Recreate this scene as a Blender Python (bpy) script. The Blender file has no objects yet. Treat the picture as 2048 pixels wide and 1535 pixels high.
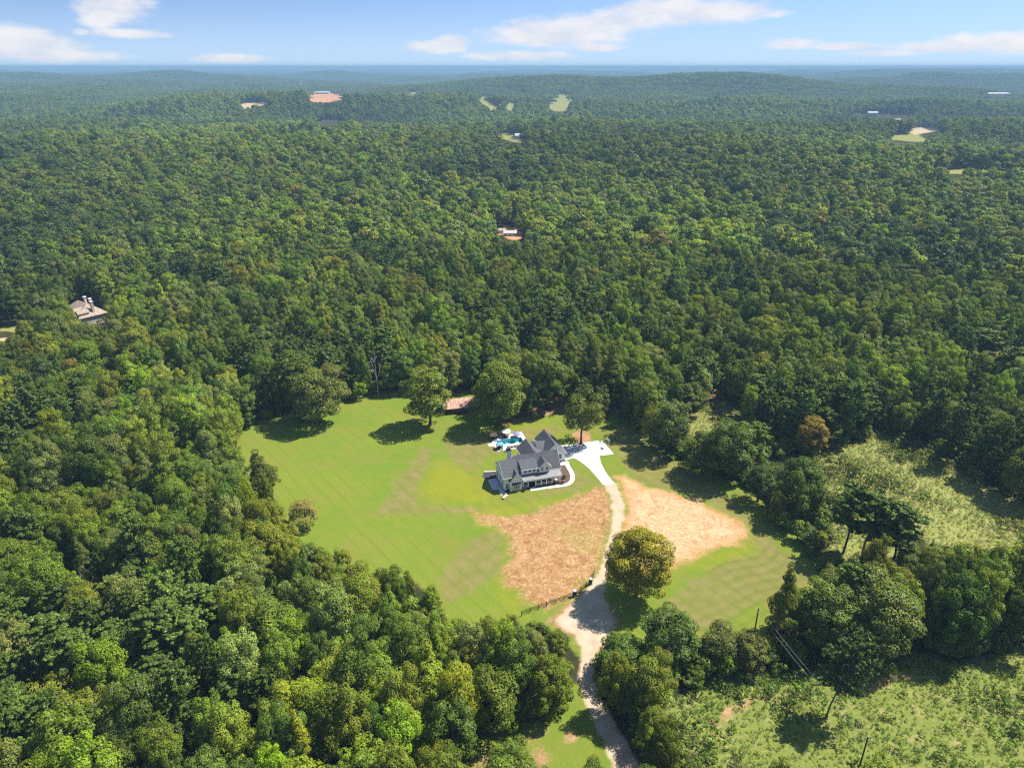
import bpy, math, random
import numpy as np

# ---------------------------------------------------------------- camera, sky, sun, exposure
F_PX, CAM_H = 1420.0, 120.0                       # focal length in photo pixels (2048 wide), camera height
PITCH = math.atan(634.0 / F_PX)
CX, CY = 1024.0, 767.5
SUN_AZ, SUN_EL = math.radians(64.0), math.radians(55.0)   # azimuth from +Y towards +X

sc = bpy.context.scene
cam_d = bpy.data.cameras.new("camera"); cam = bpy.data.objects.new("camera", cam_d)
sc.collection.objects.link(cam)
cam.location = (0, 0, CAM_H); cam.rotation_euler = (math.pi / 2 - PITCH, 0, 0)
cam_d.sensor_width = 36.0; cam_d.lens = 36.0 * F_PX / 2048.0
cam_d.clip_start = 1.0; cam_d.clip_end = 120000.0
sc.camera = cam
sc.view_settings.view_transform = 'Standard'; sc.view_settings.look = 'None'
sc.view_settings.exposure = 0.95; sc.view_settings.gamma = 1.0
sc.view_settings.use_curve_mapping = False
sc.cycles.max_bounces = 6; sc.cycles.diffuse_bounces = 1; sc.cycles.glossy_bounces = 2
sc.cycles.transmission_bounces = 3; sc.cycles.transparent_max_bounces = 8; sc.cycles.volume_bounces = 0
sc.cycles.caustics_reflective = False; sc.cycles.caustics_refractive = False
sc.cycles.use_denoising = False; sc.cycles.pixel_filter_type = 'BLACKMAN_HARRIS'; sc.cycles.filter_width = 1.25
sc.cycles.sample_clamp_indirect = 6.0
sc.cycles.use_adaptive_sampling = False


def pix_dir(x, y):
    dx = (x - CX) / F_PX; dy = (CY - y) / F_PX
    return (dx, math.cos(PITCH) + dy * math.sin(PITCH), -math.sin(PITCH) + dy * math.cos(PITCH))


def gp(x, y, z=0.0):
    d = pix_dir(x, y); t = (z - CAM_H) / d[2]
    return (d[0] * t, d[1] * t)


def pr(X, Y, Z):
    Z = Z - CAM_H; c = math.cos(PITCH); s = math.sin(PITCH)
    dep = Y * c - Z * s; up = Y * s + Z * c
    return CX + F_PX * X / dep, CY - F_PX * up / dep


def hgt(bx, by, ty):
    X, Y = gp(bx, by); lo, hi = 0.0, 90.0
    for _ in range(40):
        m = (lo + hi) / 2
        if pr(X, Y, m)[1] > ty: lo = m
        else: hi = m
    return lo


def N(nt, t, **kw):
    n = nt.nodes.new(t)
    for k, v in kw.items():
        if k.startswith('i_'):
            n.inputs[k[2:].replace('_', ' ')].default_value = v
        else:
            setattr(n, k, v)
    return n


def L(nt, a, b): nt.links.new(a, b)


def MATH(nt, op, a, b=None, c=None, clamp=False):
    n = nt.nodes.new('ShaderNodeMath'); n.operation = op; n.use_clamp = clamp
    for i, v in enumerate((a, b, c)):
        if v is None: continue
        if isinstance(v, (int, float)): n.inputs[i].default_value = v
        else: nt.links.new(v, n.inputs[i])
    return n.outputs[0]


def MIX(nt, fac, a, b, mode='MIX'):
    n = nt.nodes.new('ShaderNodeMix'); n.data_type = 'RGBA'; n.blend_type = mode; n.clamp_factor = True
    for s, v in ((n.inputs[0], fac), (n.inputs[6], a), (n.inputs[7], b)):
        if isinstance(v, (int, float)): s.default_value = v
        elif isinstance(v, (tuple, list)): s.default_value = (*v[:3], 1)
        else: nt.links.new(v, s)
    return n.outputs[2]


def SSTEP(nt, v, a, b, lo=0.0, hi=1.0):
    n = nt.nodes.new('ShaderNodeMapRange'); n.interpolation_type = 'SMOOTHSTEP'
    n.inputs[1].default_value = a; n.inputs[2].default_value = b
    n.inputs[3].default_value = lo; n.inputs[4].default_value = hi
    nt.links.new(v, n.inputs[0]); return n.outputs[0]


def NOISE(nt, vec, scale, detail=3.0, rough=0.55, dist=0.0):
    n = nt.nodes.new('ShaderNodeTexNoise'); n.inputs['Scale'].default_value = scale
    n.inputs['Detail'].default_value = detail; n.inputs['Roughness'].default_value = rough
    n.inputs['Distortion'].default_value = dist
    if vec is not None: nt.links.new(vec, n.inputs['Vector'])
    return n.outputs['Fac']


def build_world():
    w = bpy.data.worlds.new("World"); sc.world = w; w.use_nodes = True
    nt = w.node_tree; nt.nodes.clear()
    out = N(nt, 'ShaderNodeOutputWorld'); bg = N(nt, 'ShaderNodeBackground')
    tc = N(nt, 'ShaderNodeTexCoord')
    sky = N(nt, 'ShaderNodeTexSky', sky_type='NISHITA', sun_disc=False, sun_elevation=SUN_EL, sun_rotation=SUN_AZ,
            altitude=300.0, air_density=1.0, dust_density=0.3, ozone_density=3.0)
    sep = N(nt, 'ShaderNodeSeparateXYZ'); L(nt, tc.outputs['Generated'], sep.inputs[0])
    x, y, z = sep.outputs
    # the low sky of the photograph is already blue: lift the lookup a little everywhere
    zl = MATH(nt, 'ADD', MATH(nt, 'MULTIPLY', MATH(nt, 'ABSOLUTE', z), 1.4), 0.27)
    cmb = N(nt, 'ShaderNodeCombineXYZ'); L(nt, x, cmb.inputs[0]); L(nt, y, cmb.inputs[1]); L(nt, zl, cmb.inputs[2])
    nrm = N(nt, 'ShaderNodeVectorMath', operation='NORMALIZE'); L(nt, cmb.outputs[0], nrm.inputs[0])
    L(nt, nrm.outputs[0], sky.inputs['Vector'])
    skyc = MIX(nt, 1.0, sky.outputs[0], (0.110, 0.108, 0.104), 'MULTIPLY')
    # pale band of distant haze over the horizon, all the way round
    hz = SSTEP(nt, z, 0.085, -0.01)
    skyc = MIX(nt, MATH(nt, 'MULTIPLY', hz, 0.80), skyc, (0.33, 0.43, 0.52))
    az = MATH(nt, 'ARCTAN2', x, y); el = MATH(nt, 'ARCSINE', z)
    va = N(nt, 'ShaderNodeCombineXYZ'); L(nt, az, va.inputs[0]); L(nt, MATH(nt, 'MULTIPLY', el, 2.6), va.inputs[1])
    nz = NOISE(nt, va.outputs[0], 34.0, 7.0, 0.6)
    nz2 = NOISE(nt, va.outputs[0], 9.0, 4.0, 0.55)
    fb = MATH(nt, 'ADD', MATH(nt, 'MULTIPLY', MATH(nt, 'SUBTRACT', nz, 0.5), 1.7), MATH(nt, 'MULTIPLY', MATH(nt, 'SUBTRACT', nz2, 0.5), 1.0))
    clouds = [(1120, 66, 150, 26), (1060, 72, 95, 18), (1230, 45, 110, 24), (1330, 24, 130, 24), (1440, 24, 110, 20), (1290, 20, 80, 18),
              (1190, 94, 60, 9), (1040, 112, 120, 9), (870, 94, 62, 11), (905, 84, 40, 13),
              (225, 18, 62, 22), (262, 8, 50, 12), (200, 40, 35, 14), (262, 68, 62, 8), (160, 64, 14, 5), (1540, 26, 40, 8),
              (25, 85, 85, 26), (70, 104, 90, 18), (5, 72, 50, 14), (150, 112, 90, 9), (455, 118, 70, 9),
              (1580, 87, 55, 9), (1690, 92, 60, 6), (1900, 94, 110, 9), (1980, 84, 90, 14), (2060, 88, 100, 18), (1780, 106, 70, 5)]
    acc = None
    for (px, py, rx, ry) in clouds:
        d = pix_dir(px, py); a0 = math.atan2(d[0], d[1]); e0 = math.atan2(d[2], math.hypot(d[0], d[1]))
        ra = rx / F_PX * 1.05; re = ry / F_PX * 1.15
        da = MATH(nt, 'DIVIDE', MATH(nt, 'SUBTRACT', az, a0), ra); de = MATH(nt, 'DIVIDE', MATH(nt, 'SUBTRACT', el, e0), re)
        m = MATH(nt, 'SUBTRACT', 1.0, MATH(nt, 'ADD', MATH(nt, 'MULTIPLY', da, da), MATH(nt, 'MULTIPLY', de, de)))
        acc = m if acc is None else MATH(nt, 'SMOOTH_MAX', acc, m, 0.3)
    acc = MATH(nt, 'MAXIMUM', acc, -1.2)
    # scattered clouds over the rest of the dome
    zz = MATH(nt, 'MAXIMUM', z, 0.05)
    vp = N(nt, 'ShaderNodeCombineXYZ'); L(nt, MATH(nt, 'DIVIDE', x, zz), vp.inputs[0]); L(nt, MATH(nt, 'DIVIDE', y, zz), vp.inputs[1])
    hi_n = NOISE(nt, vp.outputs[0], 0.55, 5.0, 0.55)
    hi_c = MATH(nt, 'MULTIPLY', SSTEP(nt, hi_n, 0.58, 0.78), SSTEP(nt, z, 0.10, 0.22))
    cl = SSTEP(nt, MATH(nt, 'ADD', acc, fb), -0.05, 0.95)
    cl = MATH(nt, 'MAXIMUM', MATH(nt, 'MULTIPLY', cl, 0.88), MATH(nt, 'MULTIPLY', hi_c, 0.8))
    shade = NOISE(nt, va.outputs[0], 18.0, 4.0)
    ccol = MIX(nt, SSTEP(nt, shade, 0.35, 0.65), (0.41, 0.42, 0.46), (0.50, 0.485, 0.485))
    col = MIX(nt, cl, skyc, ccol)
    L(nt, col, bg.inputs[0]); bg.inputs[1].default_value = 1.0
    L(nt, bg.outputs[0], out.inputs[0])


build_world()
sun_d = bpy.data.lights.new("sun", 'SUN'); sun_d.energy = 5.0; sun_d.angle = math.radians(0.53); sun_d.color = (1.0, 0.95, 0.83)
sun = bpy.data.objects.new("sun", sun_d); sc.collection.objects.link(sun)
sun.rotation_euler = (math.pi / 2 - SUN_EL, 0, math.pi - SUN_AZ)

# ---------------------------------------------------------------- helpers
COL = sc.collection
rng = np.random.default_rng(7)


def tag(o, label=None, cat=None, group=None, kind=None):
    if label: o['label'] = label
    if cat: o['category'] = cat
    if group: o['group'] = group
    if kind: o['kind'] = kind
    return o


def link(o, parent=None):
    COL.objects.link(o)
    if parent is not None: o.parent = parent
    return o


def empty(name, loc=(0, 0, 0), rz=0.0):
    o = bpy.data.objects.new(name, None); o.location = loc; o.rotation_euler = (0, 0, rz); o.empty_display_size = 0.5
    return link(o)


class MB:
    """collects polygons; build() links them as one mesh object"""
    def __init__(s): s.v = []; s.f = []

    def poly(s, pts):
        n = len(s.v); s.v += [tuple(p) for p in pts]; s.f.append(tuple(range(n, n + len(pts)))); return s

    def box(s, x0, x1, y0, y1, z0, z1):
        n = len(s.v)
        s.v += [(x0, y0, z0), (x1, y0, z0), (x1, y1, z0), (x0, y1, z0), (x0, y0, z1), (x1, y0, z1), (x1, y1, z1), (x0, y1, z1)]
        s.f += [tuple(n + i for i in q) for q in ((3, 2, 1, 0), (4, 5, 6, 7), (0, 1, 5, 4), (1, 2, 6, 5), (2, 3, 7, 6), (3, 0, 4, 7))]
        return s

    def prism(s, base, z0, z1):
        """vertical extrusion of an xy polygon (counter-clockwise)"""
        n = len(s.v); k = len(base)
        s.v += [(p[0], p[1], z0) for p in base] + [(p[0], p[1], z1) for p in base]
        s.f.append(tuple(n + i for i in reversed(range(k)))); s.f.append(tuple(n + k + i for i in range(k)))
        for i in range(k):
            j = (i + 1) % k; s.f.append((n + i, n + j, n + k + j, n + k + i))
        return s

    def extr(s, prof, axis, a0, a1):
        """profile (b, z) extruded along axis 'u' (x) or 'v' (y)"""
        n = len(s.v); k = len(prof)
        P = (lambda a, b, z: (a, b, z)) if axis == 'u' else (lambda a, b, z: (b, a, z))
        s.v += [P(a0, b, z) for b, z in prof] + [P(a1, b, z) for b, z in prof]
        s.f.append(tuple(n + i for i in range(k))); s.f.append(tuple(n + k + i for i in reversed(range(k))))
        for i in range(k):
            j = (i + 1) % k; s.f.append((n + i, n + k + i, n + k + j, n + j))
        return s

    def tube(s, p0, p1, r0, r1=None, k=8):
        r1 = r0 if r1 is None else r1
        p0 = np.array(p0, float); p1 = np.array(p1, float); d = p1 - p0; d /= max(np.linalg.norm(d), 1e-9)
        a = np.cross(d, (0, 0, 1) if abs(d[2]) < 0.9 else (1, 0, 0)); a /= np.linalg.norm(a); b = np.cross(d, a)
        n = len(s.v)
        for p, r in ((p0, r0), (p1, r1)):
            for i in range(k):
                t = 2 * math.pi * i / k; s.v.append(tuple(p + r * (math.cos(t) * a + math.sin(t) * b)))
        for i in range(k):
            j = (i + 1) % k; s.f.append((n + i, n + j, n + k + j, n + k + i))
        s.f.append(tuple(n + i for i in reversed(range(k)))); s.f.append(tuple(n + k + i for i in range(k)))
        return s

    def build(s, name, mat, parent=None, recalc=True):
        me = bpy.data.meshes.new(name); me.from_pydata(s.v, [], s.f)
        if recalc:
            import bmesh
            bm = bmesh.new(); bm.from_mesh(me); bmesh.ops.recalc_face_normals(bm, faces=bm.faces); bm.to_mesh(me); bm.free()
        me.materials.append(mat); o = bpy.data.objects.new(name, me)
        return link(o, parent)


def np_mesh(name, V, Fq, mats, midx=None, attrs=()):
    """fast mesh from arrays; Fq (n,3|4) ints"""
    me = bpy.data.meshes.new(name); nv, nf, k = len(V), len(Fq), Fq.shape[1]
    me.vertices.add(nv); me.vertices.foreach_set('co', np.asarray(V, np.float32).ravel())
    me.loops.add(nf * k); me.loops.foreach_set('vertex_index', np.asarray(Fq, np.int32).ravel())
    me.polygons.add(nf); me.polygons.foreach_set('loop_start', np.arange(nf, dtype=np.int32) * k)
    for m in mats: me.materials.append(m)
    if midx is not None: me.polygons.foreach_set('material_index', np.asarray(midx, np.int32))
    for (an, typ, data) in attrs:
        a = me.attributes.new(an, typ, 'POINT'); a.data.foreach_set('color' if 'COLOR' in typ else ('vector' if 'VECTOR' in typ else 'value'), np.asarray(data).ravel())
    me.update(); me.validate()
    return me


def pmat(name, col, rough=0.8, var=0.12, scale=1.5, metal=0.0, bump=0.0, spec=0.3, obj=True):
    m = bpy.data.materials.new(name); m.use_nodes = True; nt = m.node_tree
    b = nt.nodes['Principled BSDF']; b.inputs['Roughness'].default_value = rough; b.inputs['Metallic'].default_value = metal
    b.inputs['Specular IOR Level'].default_value = spec
    tc = N(nt, 'ShaderNodeTexCoord'); g = N(nt, 'ShaderNodeNewGeometry')
    vec = tc.outputs['Object'] if obj else g.outputs['Position']
    n1 = NOISE(nt, vec, scale, 5.0, 0.6)
    lo = tuple(max(c * (1 - 2 * var), 0) for c in col); hi = tuple(c * (1 + 1.6 * var) for c in col)
    c = MIX(nt, SSTEP(nt, n1, 0.25, 0.75), lo, hi)
    L(nt, c, b.inputs['Base Color'])
    if bump:
        bp = N(nt, 'ShaderNodeBump'); bp.inputs['Strength'].default_value = bump; bp.inputs['Distance'].default_value = 0.05
        L(nt, NOISE(nt, vec, scale * 6, 4.0), bp.inputs['Height']); L(nt, bp.outputs[0], b.inputs['Normal'])
    return m


# ---------------------------------------------------------------- terrain
HA = math.radians(17.0); HO = (-2.48, 186.85)      # farmhouse frame: direction and front corner


def LW(u, v): return (HO[0] + u * math.cos(HA) - v * math.sin(HA), HO[1] + u * math.sin(HA) + v * math.cos(HA))


def sst(x, a, b):
    t = np.clip((x - a) / (b - a), 0, 1); return t * t * (3 - 2 * t)


_wv = []
_r = np.random.default_rng(3)
for lam, amp in ((420, 3.0), (690, 4.5), (940, 7.0), (1400, 9.0), (2100, 11.0), (3300, 11.0), (5200, 10.0), (8000, 9.0)):
    for q in range(2):
        th = _r.uniform(0, math.pi); _wv.append((math.cos(th) * 2 * math.pi / lam, math.sin(th) * 2 * math.pi / lam, _r.uniform(0, 6.28), amp))
HILLS = [(250, 900, 13, 260, 190), (820, 1120, 15, 330, 240), (1330, 980, 13, 260, 210), (1800, 800, 9, 220, 170), (1500, 1350, 12, 420, 200), (420, 1400, 12, 420, 210), (1024, 1750, -13, 2600, 300), (1500, 2150, 14, 700, 200), (500, 2050, 14, 600, 220), (1024, 2750, -14, 2600, 260), (1050, 3600, 62, 430, 420), (1760, 5000, 52, 1500, 700), (150, 5200, 62, 1300, 700), (905, 3300, 26, 350, 300), (640, 3300, 26, 600, 400),
         (1330, 3400, 18, 600, 350), (280, 2500, 12, 600, 300), (2000, 9000, 70, 3000, 2500)]   # photo column, distance, height, radii


def terrain(x, y):
    x = np.asarray(x, float); y = np.asarray(y, float)
    r = np.hypot(x - 10, y - 190); z = np.zeros_like(x)
    for kx, ky, ph, amp in _wv:
        lam = 2 * math.pi / math.hypot(kx, ky)
        z += amp * 0.95 * np.sin(kx * x + ky * y + ph) * sst(r, 250 + 0.15 * lam, 600 + 0.75 * lam)
    z = np.where(z < 0, z * 0.6, z)
    for px, dist, hh, rx, ry in HILLS:
        hx = (px - CX) / F_PX / math.cos(PITCH) * dist * 0.98
        z += hh * np.exp(-((x - hx) / rx) ** 2 - ((y - dist) / ry) ** 2)
    return np.clip(z, -18, 84)


# ---------------------------------------------------------------- zones, traced in photo pixels and laid on the ground
ZP = {}
ZP['lawn'] = [(487, 866), (520, 845), (600, 822), (690, 803), (740, 795), (812, 781), (880, 782), (955, 790), (1000, 846), (1060, 836), (1130, 824),
              (1200, 834), (1240, 830), (1262, 850), (1300, 893), (1350, 925), (1420, 955), (1490, 980), (1510, 1000), (1545, 1050), (1600, 1090),
              (1640, 1150), (1664, 1166), (1600, 1178), (1548, 1170), (1545, 1240), (1505, 1290), (1450, 1262), (1400, 1265), (1340, 1235), (1300, 1245),
              (1292, 1285), (1270, 1300), (1215, 1285), (1180, 1300), (1150, 1270), (1120, 1245), (1090, 1240), (1060, 1245), (1040, 1228), (960, 1230), (925, 1238),
              (893, 1228), (880, 1180), (860, 1155), (810, 1140), (745, 1130), (722, 1142), (705, 1102), (650, 1092), (598, 1082), (600, 1050), (560, 1012),
              (545, 1000), (560, 960), (580, 925), (520, 945), (492, 940), (485, 900)]
ZP['clear_low'] = [(915, 1545), (960, 1510), (1005, 1482), (1090, 1458), (1142, 1440), (1145, 1395), (1168, 1420), (1195, 1480), (1215, 1560), (915, 1560)]
ZP['road'] = [(1207, 966), (1222, 1000), (1226, 1040), (1213, 1090), (1200, 1140), (1168, 1185), (1135, 1215), (1108, 1243), (1148, 1268), (1166, 1300),
              (1157, 1350), (1165, 1390), (1193, 1450), (1214, 1500), (1232, 1560), (1290, 1560), (1255, 1490), (1226, 1440), (1197, 1385), (1187, 1335), (1195, 1300),
              (1222, 1270), (1226, 1230), (1208, 1200), (1212, 1160), (1222, 1110), (1245, 1050), (1250, 1010), (1230, 966)]
ZP['soil_l'] = [(945, 1022), (1010, 1032), (1060, 1025), (1120, 1003), (1180, 978), (1206, 968), (1224, 1000), (1226, 1040), (1208, 1110), (1192, 1150), (1150, 1190),
                (1095, 1218), (1052, 1205), (1036, 1182), (1010, 1172), (1005, 1150), (1020, 1100), (1010, 1062), (955, 1042)]
ZP['soil_r'] = [(1228, 952), (1250, 948), (1300, 975), (1350, 985), (1400, 1000), (1440, 1022), (1482, 1042), (1500, 1066), (1482, 1090), (1420, 1100), (1380, 1120),
                (1340, 1140), (1310, 1150), (1250, 1135), (1226, 1110), (1240, 1060), (1252, 1010), (1240, 975)]
ZP['field_a'] = [(1548, 922), (1640, 905), (1700, 895), (1745, 872), (1775, 858), (1830, 880), (1900, 930), (1960, 965), (2060, 1012), (2330, 1130), (2330, 1200), (2060, 1100), (1960, 1092), (1860, 1085),
                 (1790, 1040), (1720, 990), (1650, 985), (1640, 955), (1560, 932)]
ZP['field_b'] = [(1372, 838), (1400, 803), (1440, 800), (1484, 815), (1462, 850), (1500, 868), (1455, 855), (1430, 868), (1385, 872)]
ZP['field_c'] = [(1330, 1420), (1400, 1375), (1480, 1352), (1540, 1350), (1600, 1352), (1680, 1345), (1765, 1345), (1800, 1305), (1860, 1315), (1900, 1335), (1980, 1325),
                 (2080, 1280), (2420, 1330), (2420, 1680), (1420, 1680), (1400, 1500), (1350, 1470)]
ZP['dry'] = [[(875, 1155), (920, 1092), (965, 1060), (1012, 1066), (1008, 1150), (975, 1160), (940, 1190), (888, 1215)],
             [(745, 1032), (790, 965), (850, 890), (870, 900), (835, 985), (840, 1010), (980, 1012), (960, 1025), (800, 1030)],
             [(1285, 1240), (1360, 1175), (1450, 1120), (1520, 1100), (1560, 1180), (1480, 1230), (1400, 1262)],
             [(1200, 858), (1262, 855), (1420, 962), (1530, 1050), (1630, 1160), (1545, 1235), (1500, 1180), (1520, 1090), (1500, 1040), (1400, 985), (1250, 940)],
             [(880, 880), (975, 862), (1120, 850), (1120, 875), (970, 915), (950, 955), (900, 920)], [(1140, 925), (1200, 965), (1120, 990), (1060, 1000), (1150, 950)],
             [(1240, 960), (1300, 930), (1420, 980), (1520, 1040), (1560, 1110), (1520, 1120), (1490, 1050), (1400, 995)]]
ZP['yellow'] = [[(862, 930), (885, 918), (915, 925), (960, 958), (1000, 1005), (990, 1018), (860, 1003), (825, 975)],
                [(1500, 1045), (1530, 1080), (1470, 1120), (1350, 1150), (1340, 1140), (1440, 1105), (1490, 1085)],
                [(940, 1010), (1030, 1012), (1120, 992), (1130, 1000), (1040, 1030), (1020, 1062), (1014, 1150), (1040, 1190), (1030, 1225), (990, 1205), (992, 1150), (1000, 1070), (950, 1045)],
                [(1015, 850), (1095, 845), (1120, 870), (1060, 880)], [(1230, 880), (1275, 870), (1380, 950), (1300, 960), (1235, 905)]]
ZP['red'] = [[(1000, 856), (1040, 800), (1150, 788), (1250, 775), (1345, 796), (1310, 830), (1280, 826), (1200, 822), (1130, 822), (1060, 836)],
             [(925, 1545), (985, 1500), (1060, 1468), (1090, 1462), (1020, 1498), (960, 1545)], [(1062, 1500), (1090, 1490), (1095, 1545), (1068, 1545)], [(1130, 1460), (1150, 1452), (1158, 1480), (1136, 1486)],
             [(1420, 1470), (1445, 1420), (1500, 1395), (1590, 1385), (1600, 1391), (1515, 1402), (1458, 1428), (1434, 1478)],
             [(1738, 1372), (1800, 1345), (1870, 1350), (1870, 1358), (1800, 1356), (1745, 1382)], [(1395, 780), (1430, 765), (1450, 800), (1400, 806)],
             [(1140, 870), (1172, 850), (1185, 880), (1160, 895)],
             [(1088, 1243), (1140, 1200), (1175, 1180), (1205, 1185), (1236, 1228), (1232, 1272), (1200, 1305), (1178, 1305), (1145, 1276)]]
# clearings far off: (pixel polygon, ground kind)
FAR_CLEAR = [([(1098, 215), (1110, 193), (1118, 187), (1140, 190), (1148, 198), (1136, 210), (1130, 222), (1108, 222)], 'grass'),
             ([(956, 196), (968, 195), (978, 205), (1000, 216), (985, 219), (965, 206)], 'grass'), ([(1016, 208), (1028, 206), (1026, 220), (1014, 221)], 'grass'),
             ([(617, 190), (622, 184), (655, 186), (680, 188), (686, 198), (670, 203), (622, 203)], 'red'),
             ([(476, 206), (496, 201), (520, 206), (540, 210), (536, 217), (512, 210), (490, 213)], 'tan'),
             ([(625, 250), (645, 241), (680, 240), (684, 249), (655, 252)], 'grass'), ([(815, 184), (840, 182), (838, 189), (818, 190)], 'grass'),
             ([(1690, 228), (1720, 225), (1770, 226), (1822, 229), (1818, 238), (1760, 233), (1700, 231)], 'grass'),
             ([(1825, 256), (1850, 254), (1880, 258), (1872, 267), (1828, 267)], 'tan'), ([(1790, 268), (1860, 270), (1850, 285), (1785, 282)], 'grass'),
             ([(985, 272), (1015, 266), (1035, 272), (1045, 286), (1028, 282)], 'grass'), ([(1870, 342), (1920, 338), (1990, 340), (1985, 347), (1885, 349)], 'grass'),
             ([(0, 652), (14, 652), (30, 645), (100, 645), (96, 655), (20, 665), (0, 668)], 'grass'),
             ([(990, 461), (1000, 456), (1048, 466), (1040, 478), (1005, 473)], 'red'), ([(-5, 668), (10, 666), (8, 695), (-5, 697)], 'tan'),
             ([(1965, 188), (2025, 186), (2028, 190), (1980, 192)], 'tan')]
# roofs that stay visible above the trees
KEEP = [[(128, 618), (150, 600), (192, 604), (222, 628), (214, 642), (184, 644), (150, 632)], [(1030, 280), (1050, 280), (1050, 289), (1032, 289)],
        [(882, 782), (958, 780), (958, 836), (882, 836)], [(1672, 1050), (1790, 1080), (1795, 1108), (1672, 1086)], [(1612, 1300), (1640, 1290), (1740, 1290), (1760, 1400), (1640, 1430)]]
NO_RANDOM = [(1310, 850), (1400, 850), (1520, 860), (1640, 960), (1720, 985), (1840, 1085), (1810, 1165), (1660, 1165), (1500, 1005), (1300, 900)]


def ground_poly(pp): return np.array([gp(*p) for p in pp])


def sdpoly(P, poly):
    """signed distance, positive inside"""
    d2 = np.full(len(P), 1e12); ins = np.zeros(len(P), bool); n = len(poly)
    for i in range(n):
        a = poly[i]; b = poly[(i + 1) % n]; e = b - a; w = P - a
        t = np.clip((w @ e) / max(e @ e, 1e-9), 0, 1); q = w - t[:, None] * e
        d2 = np.minimum(d2, (q * q).sum(1))
        c = ((a[1] > P[:, 1]) != (b[1] > P[:, 1])); 
        with np.errstate(divide='ignore', invalid='ignore'):
            xi = (b[0] - a[0]) * (P[:, 1] - a[1]) / (b[1] - a[1]) + a[0]
        ins ^= c & (P[:, 0] < xi)
    return np.where(ins, 1, -1) * np.sqrt(d2)


GZ = {k: [ground_poly(p) for p in (v if isinstance(v[0], list) else [v])] for k, v in ZP.items()}
GZ['field_a'].append(ground_poly([(1660, 1030), (1760, 1040), (1815, 1085), (1810, 1155), (1668, 1140)]))    # rough verge under the pines


def zone(P, key, lim=9.0):
    out = np.full(len(P), -lim)
    for poly in GZ[key]:
        lo = poly.min(0) - lim; hi = poly.max(0) + lim
        s = np.where(((P > lo) & (P < hi)).all(1))[0]
        if len(s): out[s] = np.maximum(out[s], np.clip(sdpoly(P[s], poly), -lim, lim))
    return out


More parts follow.
